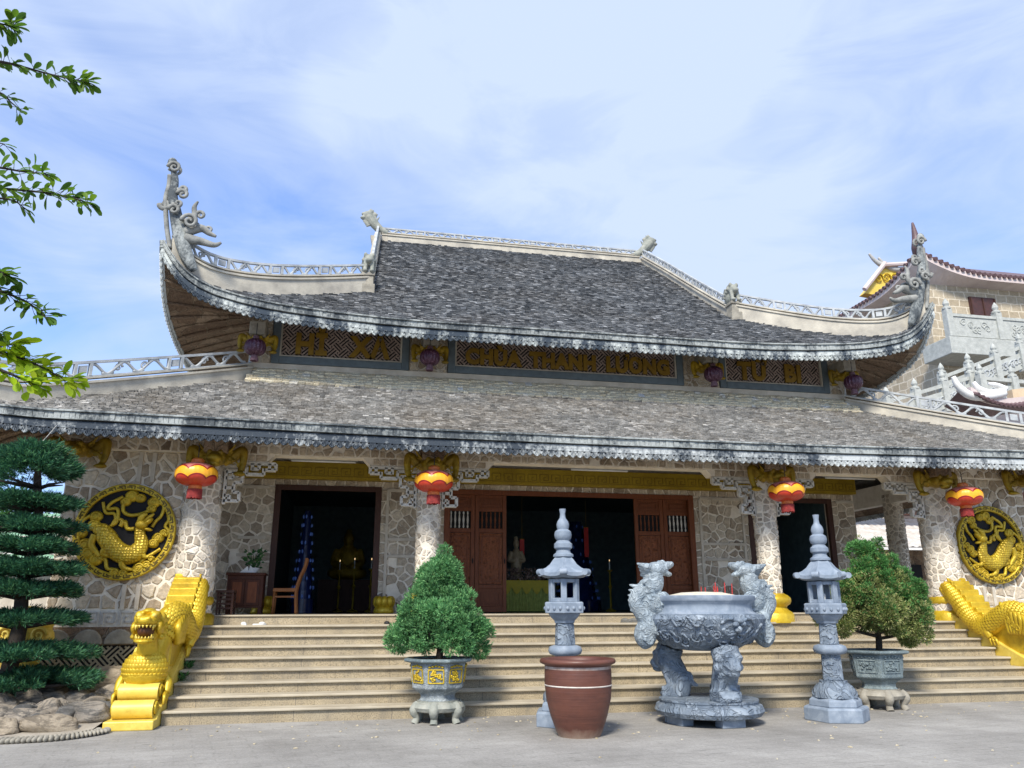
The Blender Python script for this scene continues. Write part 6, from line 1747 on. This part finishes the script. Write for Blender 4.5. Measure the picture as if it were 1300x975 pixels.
M['tin'] = simple('pale_corrugated_tin', (.66, .65, .63), (.42, .37, .32), .5, 0, 3.5, .2, 9)
M['greentile'] = simple('pale_green_roof_tiles', (.30, .50, .34), (.16, .32, .21), .6, 0, 9, .3, 20)
H = thing('stone_block_house', 'tall tan stone-block house with a purple tiled roof behind the right end of the temple', 'house', (27, 33, 0))
bx0, by0 = 27.9, 32.0
a = MB(); a.box(bx0, bx0 + 26, by0, by0 + 16, 0, 18.0); a.build('wall', M['block'], H)
a = MB(); a.box(bx0 - .75, bx0 + 26, by0 - 1.9, by0 - .01, 13.0, 13.85); a.build('balcony_slab', M['palestone'], H, bevel=.03)
a = MB(); a.box(bx0 + 2.4, bx0 + 3.9, by0 - .12, by0 + .1, 13.85, 16.8); wn_ = a.build('window', M['shutter'], H)
a = MB()
for x in (2.42, 3.12, 3.82): a.box(bx0 + x, bx0 + x + .06, by0 - .17, by0 - .121, 13.9, 16.75)
a.build('window_frame', M['darkwood'], wn_)
a = MB(); yb = by0 - 1.75
for i in range(9):
    x = bx0 - .55 + i * 2.75; a.box(x - .16, x + .16, yb - .16, yb + .16, 13.85, 15.25); a.lathe([(.2, 0), (.2, .08), (.1, .14), (.15, .26), (.12, .38), (.02, .55)], (x, yb, 15.25), 12)
bal = a.build('balcony_post', M['palestone'], H)
a = MB()
for i in range(8):
    x = bx0 - .55 + i * 2.75; a.box(x + .16, x + 2.59, yb - .07, yb + .07, 13.9, 14.88); a.box(x + .16, x + 2.59, yb - .12, yb + .12, 14.88, 15.02)
    random.seed(i)
    for k in range(9): a.spiral((x + 1.38 + random.uniform(-.7, .7), yb - .08, 14.4 + random.uniform(-.22, .22)), (1, 0, 0), (0, 0, 1), .2, 1.3, .035, 14, random.choice((-1, 1)), k)
a.build('balcony_panel', M['palestone'], H)
# roof with one upswept corner towards the temple
def hroof():
    cz = 17.7; base = MB(); under = MB(); rows = 14
    ex0, ey0 = bx0 - .85, by0 - .85
    def rise(d): return 1.05 * max(0, 1 - d / 4.2) ** 2.2
    def fe(d): return V((ex0 + d, ey0, cz + rise(d)))
    def se(d): return V((ex0, ey0 + d, cz + rise(d)))
    apex = V((ex0 + 9, ey0 + 9, cz + 5.0)); ds = [i * .35 for i in range(0, 76)]
    for fn, ax in ((fe, 0), (se, 1)):
        prev = None
        for d in ds:
            e = fn(d); i = V((min(max(e.x, ex0 + 0), ex0 + 40), e.y, e.z))
            top = V((ex0 + max(d, 9), apex.y, apex.z)) if ax == 0 else V((apex.x, ey0 + max(d, 9), apex.z))
            row = [e.lerp(top, q / 6) + V((0, 0, -(e.z - cz) * (q / 6) * .6)) for q in range(7)]
            ins = V((max(e.x, bx0), by0, cz - .35)) if ax == 0 else V((bx0, max(e.y, by0), cz - .35))
            u = [e - V((0, 0, .28)), ins]
            if prev:
                base.add(prev[0] + row, [(k, k + 1, 8 + k, 7 + k) for k in range(6)]); under.add(prev[1] + u, [(0, 1, 3, 2)])
                under.add([prev[0][0], prev[1][0], u[0], row[0]], [(0, 1, 2, 3)])
            prev = (row, u)
    rf = base.build('roof', M['purpletile'], H, fix=False); under.build('eave_soffit', M['pinkwall'], rf, fix=False)
    a = MB()
    for fn, dirv in ((fe, V((0, 1, 0))), (se, V((1, 0, 0)))):
        for i in range(2, 84):
            e = fn(i * .3); a.tube([e - dirv * .12 + V((0, 0, -.02)), e + dirv * 1.0 + V((0, 0, .42))], .105, 7)
    a.build('eave_tile_ends', M['purpletile'], rf)
    a = MB(); c = V((ex0, ey0, cz + 1.05)); a.tube(smoothpath([c + V((.7, .7, -.15)), c + V((0, 0, .1)), c + V((-.05, -.05, .7)), c + V((-.14, -.1, 1.45))]), lerps([.3, .28, .17, .05], 19), 9); a.build('corner_spike', M['purpletile'], rf, True)
hroof()
# small yellow gable with paired horns showing above the house roof
G = thing('yellow_gable', 'small roof gable with a yellow front and two thin horns peeping above the purple roof', 'gable', (24.6, 40, 0))
a = MB(); p0 = at(1098, 372, 40); p1 = at(1122, 341, 40); p2 = at(1168, 341, 40); p3 = at(1168, 385, 40)
a.prism([(p.x, p.z) for p in (p0, p1, p2, p3)], (0, 40, 0), (1, 0, 0), (0, 0, 1), (0, .6, 0)); a.build('gable_front', M['goldpale'], G)
a = MB()
for (u, v_) in ((p0, p1), (p1, p2)): a.tube([(u.x - .15, 39.8, u.z + .15), (v_.x, 39.8, v_.z + .3)], .15, 8)
a.build('gable_trim', M['pinkwall'], G)
a = MB()
for (x, y) in ((1108, 322), (1120, 327)):
    e = [at(x - 5, y, 40), at(x + 3, y + 9, 40), at(x + 14, y + 15, 40), at(x + 30, y + 15, 40)]; a.tube(smoothpath(e), lerps([.07, .13, .2, .2], 19), 7)
a.build('gable_horn', M['metal'], G, True)
a = MB()
for i in range(3): p = at(1116 + i * 10, 353, 39.9); a.spiral(p, (1, 0, 0), (0, 0, 1), .35, 1.5, .06)
a.build('gable_relief', M['gold'], G, True)
# stair with pale carved balustrade climbing to the right, in front of the house
S = thing('carved_stair_rail', 'pale carved stone stair balustrade rising to the right beside the stone-block house', 'balustrade', (24, 27.5, 0))
a = MB(); b = MB(); c_ = MB(); random.seed(2)
def railrun(A, B, n):
    for i in range(n + 1):
        p = A.lerp(B, i / n); a.box(p.x - .14, p.x + .14, p.y - .14, p.y + .14, p.z - .1, p.z + 1.15); a.lathe([(.17, 0), (.17, .08), (.08, .13), (.12, .22), (.09, .32), (.01, .46)], (p.x, p.y, p.z + 1.15), 10)
    for i in range(n):
        p = A.lerp(B, i / n); q = A.lerp(B, (i + 1) / n); d = (q - p)
        for (z0, z1, th) in ((.05, .75, .08), (.9, 1.05, .16)): b.ribbon([p + d * .08, q - d * .08], th, z0, z1)
        for k in range(6): m = p.lerp(q, .15 + .14 * k); c_.spiral(m + V((0, -.06, .4)), (d.x / d.length, 0, d.z / d.length), (0, 0, 1), .2, 1.3, .03, 14, random.choice((-1, 1)), k)
railrun(at(1200, 502, 27) - V((0, 0, .2)), at(1330, 448, 27) - V((0, 0, .3)), 4)
railrun(at(1130, 535, 26) - V((0, 0, .2)), at(1235, 497, 26) - V((0, 0, .4)), 3); railrun(at(1248, 498, 25.6) - V((0, 0, .4)), at(1330, 505, 25.6) - V((0, 0, .4)), 2)
a.build('post', M['palestone'], S); b.build('panel', M['palestone'], S); c_.build('panel_carving', M['rail'], S)
a = MB(); A, B = at(1120, 560, 26.6), at(1400, 450, 26.6); a.prism([(A.x, -.2), (B.x, -.2), (B.x, B.z - .6), (A.x, A.z - .6)], (0, 26.6, 0), (1, 0, 0), (0, 0, 1), (0, .3, 0)); a.build('stair_wall', M['pinkwall'], S)
# small pavilion roof with white horns
K = thing('horned_pavilion', 'small purple tiled pavilion with curved white horns at the right edge', 'pavilion', (21.5, 22, 0))
kx0, kz = 19.6, 7.62; a = MB(); prev = None; un = MB()
def ke(d): return V((kx0 + d, 21, kz + .55 * max(0, 1 - d / 1.6) ** 2 + .16 * d))
for i in range(25):
    e = ke(i * .2); t = V((e.x + .1, 21.8, e.z + .36)); row = [e, e.lerp(t, .5), t, V((e.x + .1, 22.6, e.z))]
    if prev: a.add(prev + row, [(k, k + 1, 5 + k, 4 + k) for k in range(3)])
    prev = row
rf = a.build('roof', M['purpletile'], K, fix=False)
a = MB()
for i in range(30): e = ke(i * .16); a.tube([e + V((0, -.1, -.02)), e + V((.03, .8, .34))], .06, 7)
a.build('eave_tile_ends', M['purpletile'], rf)
a = MB(); a.ribbon([ke(i * .2) + V((0, .3, .1)) for i in range(25)], .2, .0, .22); a.build('pink_ridge', M['pinkwall'], rf)
a = MB(); a.ribbon([ke(i * .2) + V((0, .55, .34)) for i in range(9, 25)], .25, .0, .3); a.build('tan_ridge', M['tan'], rf)
a = MB()
for (pts, r) in ((((1210, 478), (1217, 491), (1232, 502), (1255, 503), (1275, 499)), .13), (((1236, 485), (1243, 494), (1258, 499), (1275, 496)), .11), (((1255, 487), (1265, 489), (1278, 494)), .08)):
    a.tube(smoothpath([at(x, y, 21.2) for (x, y) in pts]), lerps([r * .55, r, r * 1.15, r], (len(pts) - 1) * 6 + 1), 9)
a.build('white_horn', M['white'], K, True)
a = MB()
for x in (20.4, 24.2): a.lathe([(.2, 0), (.2, 7.5)], (x, 22, 0), 14)
a.build('column', M['tan'], K); a = MB(); a.box(20.2, 24.4, 21.8, 22.2, 7.1, 7.5); a.build('beam', M['tan'], K)
# house with tin awning seen through the open end of the porch
W = thing('awning_house', 'brown wall with pale tin awning and dark doorway beyond the right end of the porch', 'house', (18.5, 24.5, 0))
a = MB(); a.box(15.5, 24, 24.5, 25, 0, 3.55); a.build('wall', M['soffit'], W)
a = MB(); vs = []
for i in range(70):
    x = 15.3 + i * .126; z = .035 * (i % 2); vs += [(x, 23.2, 3.45 + z), (x, 26.4, 4.75 + z)]
a.add(vs, [(2 * i, 2 * i + 2, 2 * i + 3, 2 * i + 1) for i in range(69)]); a.build('awning', M['tin'], W, fix=False)
a = MB(); a.box(15.3, 24, 23.2, 23.26, 3.36, 3.44); a.build('awning_edge', M['white'], W)
a = MB(); a.box(18.0, 19.3, 24.4, 24.49, 0, 2.2); a.box(17.95, 19.35, 24.38, 24.49, 2.2, 2.95); a.build('doorway', M['dark'], W)
a = MB(); a.box(18.35, 18.65, 24.35, 24.379, 2.3, 2.5); a.build('notice', M['white'], W)
a = MB(); a.box(16, 25, 25.2, 25.5, 4.75, 6.2); a.build('upper_wall', M['darkwood'], W)

# ------------------------------------------------------------------ background on the left
Q = thing('green_roofed_house', 'low house with a pale green tiled roof behind the tiered pine', 'house', (-10, 24, 0))
a = MB(); a.box(-14, -6.6, 24, 29, 0, 2.9); a.build('wall', M['plaster'], Q)
a = MB(); vs = []
for i in range(60):
    x = -14.4 + i * .14; z = .05 * (i % 2); vs += [(x, 23.4, 2.75 + z), (x, 26.5, 4.35 + z), (x, 29.6, 2.75 + z)]
a.add(vs, [(3 * i + k, 3 * i + 3 + k, 3 * i + 4 + k, 3 * i + 1 + k) for i in range(59) for k in range(2)]); rf = a.build('roof', M['greentile'], Q, fix=False)
a = MB()
for k in range(9): a.box(-14.4, -6.2, 23.42 + k * .34, 23.47 + k * .34, 2.80 + k * .175, 2.85 + k * .175)
a.build('roof_battens', M['tin'], rf)
def bushtree(name, label, x, y, h, r, mat, n, seed, trunk=1.0):
    random.seed(seed); o = thing(name, label, 'tree', (x, y, 0), 'trees behind the left screen wall'); c = V((x, y, 0))
    a = MB(); a.tube(smoothpath([c, c + V((.1, 0, h * .4)), c + V((0, 0, h * .8))]), lerps([.14, .1, .04], 13), 8)
    lob = []
    for _ in range(9):
        p = c + V((random.uniform(-.6, .6) * r, random.uniform(-.6, .6) * r, h * random.uniform(.55, .95))); lob.append(p); a.tube([c + V((.05, 0, h * .4)), p], [.05, .015], 5)
    a.build('trunk', M['bark'], o, True); a = MB()
    for p in lob:
        for _ in range(n // 9):
            d = V((random.gauss(0, 1), random.gauss(0, 1), random.gauss(0, 1))).normalized(); spray(a, p + d * r * .5 * random.uniform(.4, 1), (d + V((0, 0, .3))).normalized(), .16, .06, 3, .6)
    a.build('crown', mat, o, fix=False)
bushtree('garden_tree', 'small green tree behind the tiered pine, left of the screen wall', -8.6, 20.5, 4.3, 1.1, M['bush'], 2200, 5)
# gilded rocks peeping round the end of the screen wall
o = thing('gilded_ornament', 'yellow painted cloud ornament low behind the tiered pine', 'ornament', (-5.1, 14.7, 0)); a = MB()
a.box(-5.62, -4.72, 14.55, 14.95, 0, .62); a.build('ornament_base', M['footstone2'], o, bevel=.03)
a = MB(); a.ell((-5.15, 14.7, 1.35), (.42, .16, .27)); a.ell((-5.4, 14.68, 1.15), (.2, .14, .2)); a.ell((-4.9, 14.68, 1.12), (.2, .14, .2)); a.ell((-5.0, 14.62, .78), (.16, .13, .13)); a.ell((-5.3, 14.64, .85), (.2, .15, .25)); a.tube([(-5.15, 14.7, .5), (-5.15, 14.7, 1.3)], .16, 10)
for (x, z) in ((-5.4, 1.18), (-4.9, 1.16), (-5.15, 1.36), (-5.0, .78)): a.spiral((x, 14.53, z), (1, 0, 0), (0, 0, 1), .13, 1.6, .03)
a.build('ornament_cloud', M['goldpale'], o, True)

# ------------------------------------------------------------------ leafy branches reaching in from a tree left of the camera
random.seed(17)
t = thing('leafy_tree', 'tree whose leafy twigs reach into the sky at the upper left', 'tree', (-3.4, 3.2, 0)); yb_ = 3.2
a = MB(); a.tube(smoothpath([(-3.4, 3.2, -.05), (-3.35, 3.2, 1.2), (-3.1, 3.2, 2.6), (-2.9, 3.2, 4.2), (-2.7, 3.2, 6)]), lerps([.16, .13, .11, .08, .04], 25), 10); a.build('trunk', M['bark'], t, True)
TW = [([(-110, 60), (-40, 72), (10, 80), (55, 92), (88, 100), (108, 103)], 26, .048, 'leaf'), ([(-90, 10), (-40, 22), (0, 30), (18, 34)], 12, .055, 'leaf'), ([(-110, 100), (-40, 112), (0, 118), (14, 130), (27, 140)], 8, .045, 'leaf'), ([(-90, 170), (-30, 176), (6, 183)], 5, .045, 'leaf'),
      ([(-120, 232), (-40, 236), (10, 240), (60, 245), (95, 252), (115, 259)], 28, .048, 'leaf'), ([(-60, 215), (-10, 212), (30, 218), (58, 220)], 10, .05, 'leaf'), ([(-80, 245), (-20, 250), (15, 254), (28, 262)], 7, .045, 'leaf'),
      ([(-110, 345), (-30, 362), (10, 373), (38, 386), (57, 402)], 20, .046, 'leaf'), ([(-60, 335), (-10, 342), (8, 350)], 8, .055, 'leaf'), ([(-60, 400), (-20, 415), (2, 424)], 5, .045, 'leaf'),
      ([(-110, 420), (-40, 436), (5, 448), (35, 458), (60, 470), (88, 484)], 30, .056, 'leafbright'), ([(-60, 455), (-5, 468), (25, 480), (45, 488)], 15, .054, 'leafbright'), ([(-60, 436), (-10, 440), (22, 436)], 10, .058, 'leafbright')]
br = MB(); lv = {'leaf': MB(), 'leafbright': MB()}
def leaf(mb, p, d, n, L, W_):
    L *= 1.06; W_ *= 1.12
    s = d.cross(n).normalized(); n = s.cross(d).normalized()
    prof = [(0, .08), (.18, .28), (.42, .46), (.68, .5), (.88, .36), (1.0, .08)]
    vs = []
    for (u, w_) in prof:
        c = p + d * (L * u) - n * (L * .12 * u * u); vs += [c - s * (W_ * w_) + n * (W_ * w_ * .35), c, c + s * (W_ * w_) + n * (W_ * w_ * .35)]
    fs = []
    for i in range(len(prof) - 1):
        for k in range(2): fs.append((i * 3 + k, i * 3 + k + 1, i * 3 + 4 + k, i * 3 + 3 + k))
    mb.add(vs, fs)
for (pts, nl, L, kind) in TW:
    yy = yb_ + random.uniform(-.15, .15); P_ = smoothpath([at(x, y, yy + random.uniform(-.03, .03)) for (x, y) in pts], 5)
    root = V((-2.95, yb_, P_[0].z - .25)); path = [root] + P_
    br.tube(path, lerps([.014, .007, .005, .0035, .0018], len(path)), 6)
    for k in range(int(nl * 3.6)):
        q = 1 - (random.random() ** 1.25) * .80; i = min(len(P_) - 2, int(q * (len(P_) - 1))); p = P_[i].lerp(P_[i + 1], random.random()); tg = (P_[i + 1] - P_[i]).normalized()
        d = (tg * random.uniform(.2, 1) + V((random.gauss(0, .55), random.gauss(0, .55), random.gauss(-.05, .55)))).normalized()
        n = V((random.gauss(0, .5), random.gauss(-.3, .5), 1)).normalized(); st_ = p + d * random.uniform(.0, .04)
        br.tube([p, st_ + d * .005], .0012, 4); leaf(lv[kind], st_, d, n, L * random.uniform(.65, 1.1), L * .5 * random.uniform(.7, 1))
    leaf(lv[kind], P_[-1], (P_[-1] - P_[-3]).normalized(), V((0, -.4, 1)).normalized(), L, L * .5)
br.build('twigs', M['bark'], t, True)
lv['leaf'].build('leaves', M['leaf'], t, True, fix=False); lv['leafbright'].build('leaves_painted_sunlit', M['leafbright'], t, True, fix=False)

cb = MB(); cb.tube(smoothpath([at(-30, 566, 13.5), at(0, 571, 13.5), at(32, 574, 13.5), at(52, 562, 13.5), at(72, 540, 13.55)]), .006, 6)
cb.build('cable', M['metal'], loo, True)
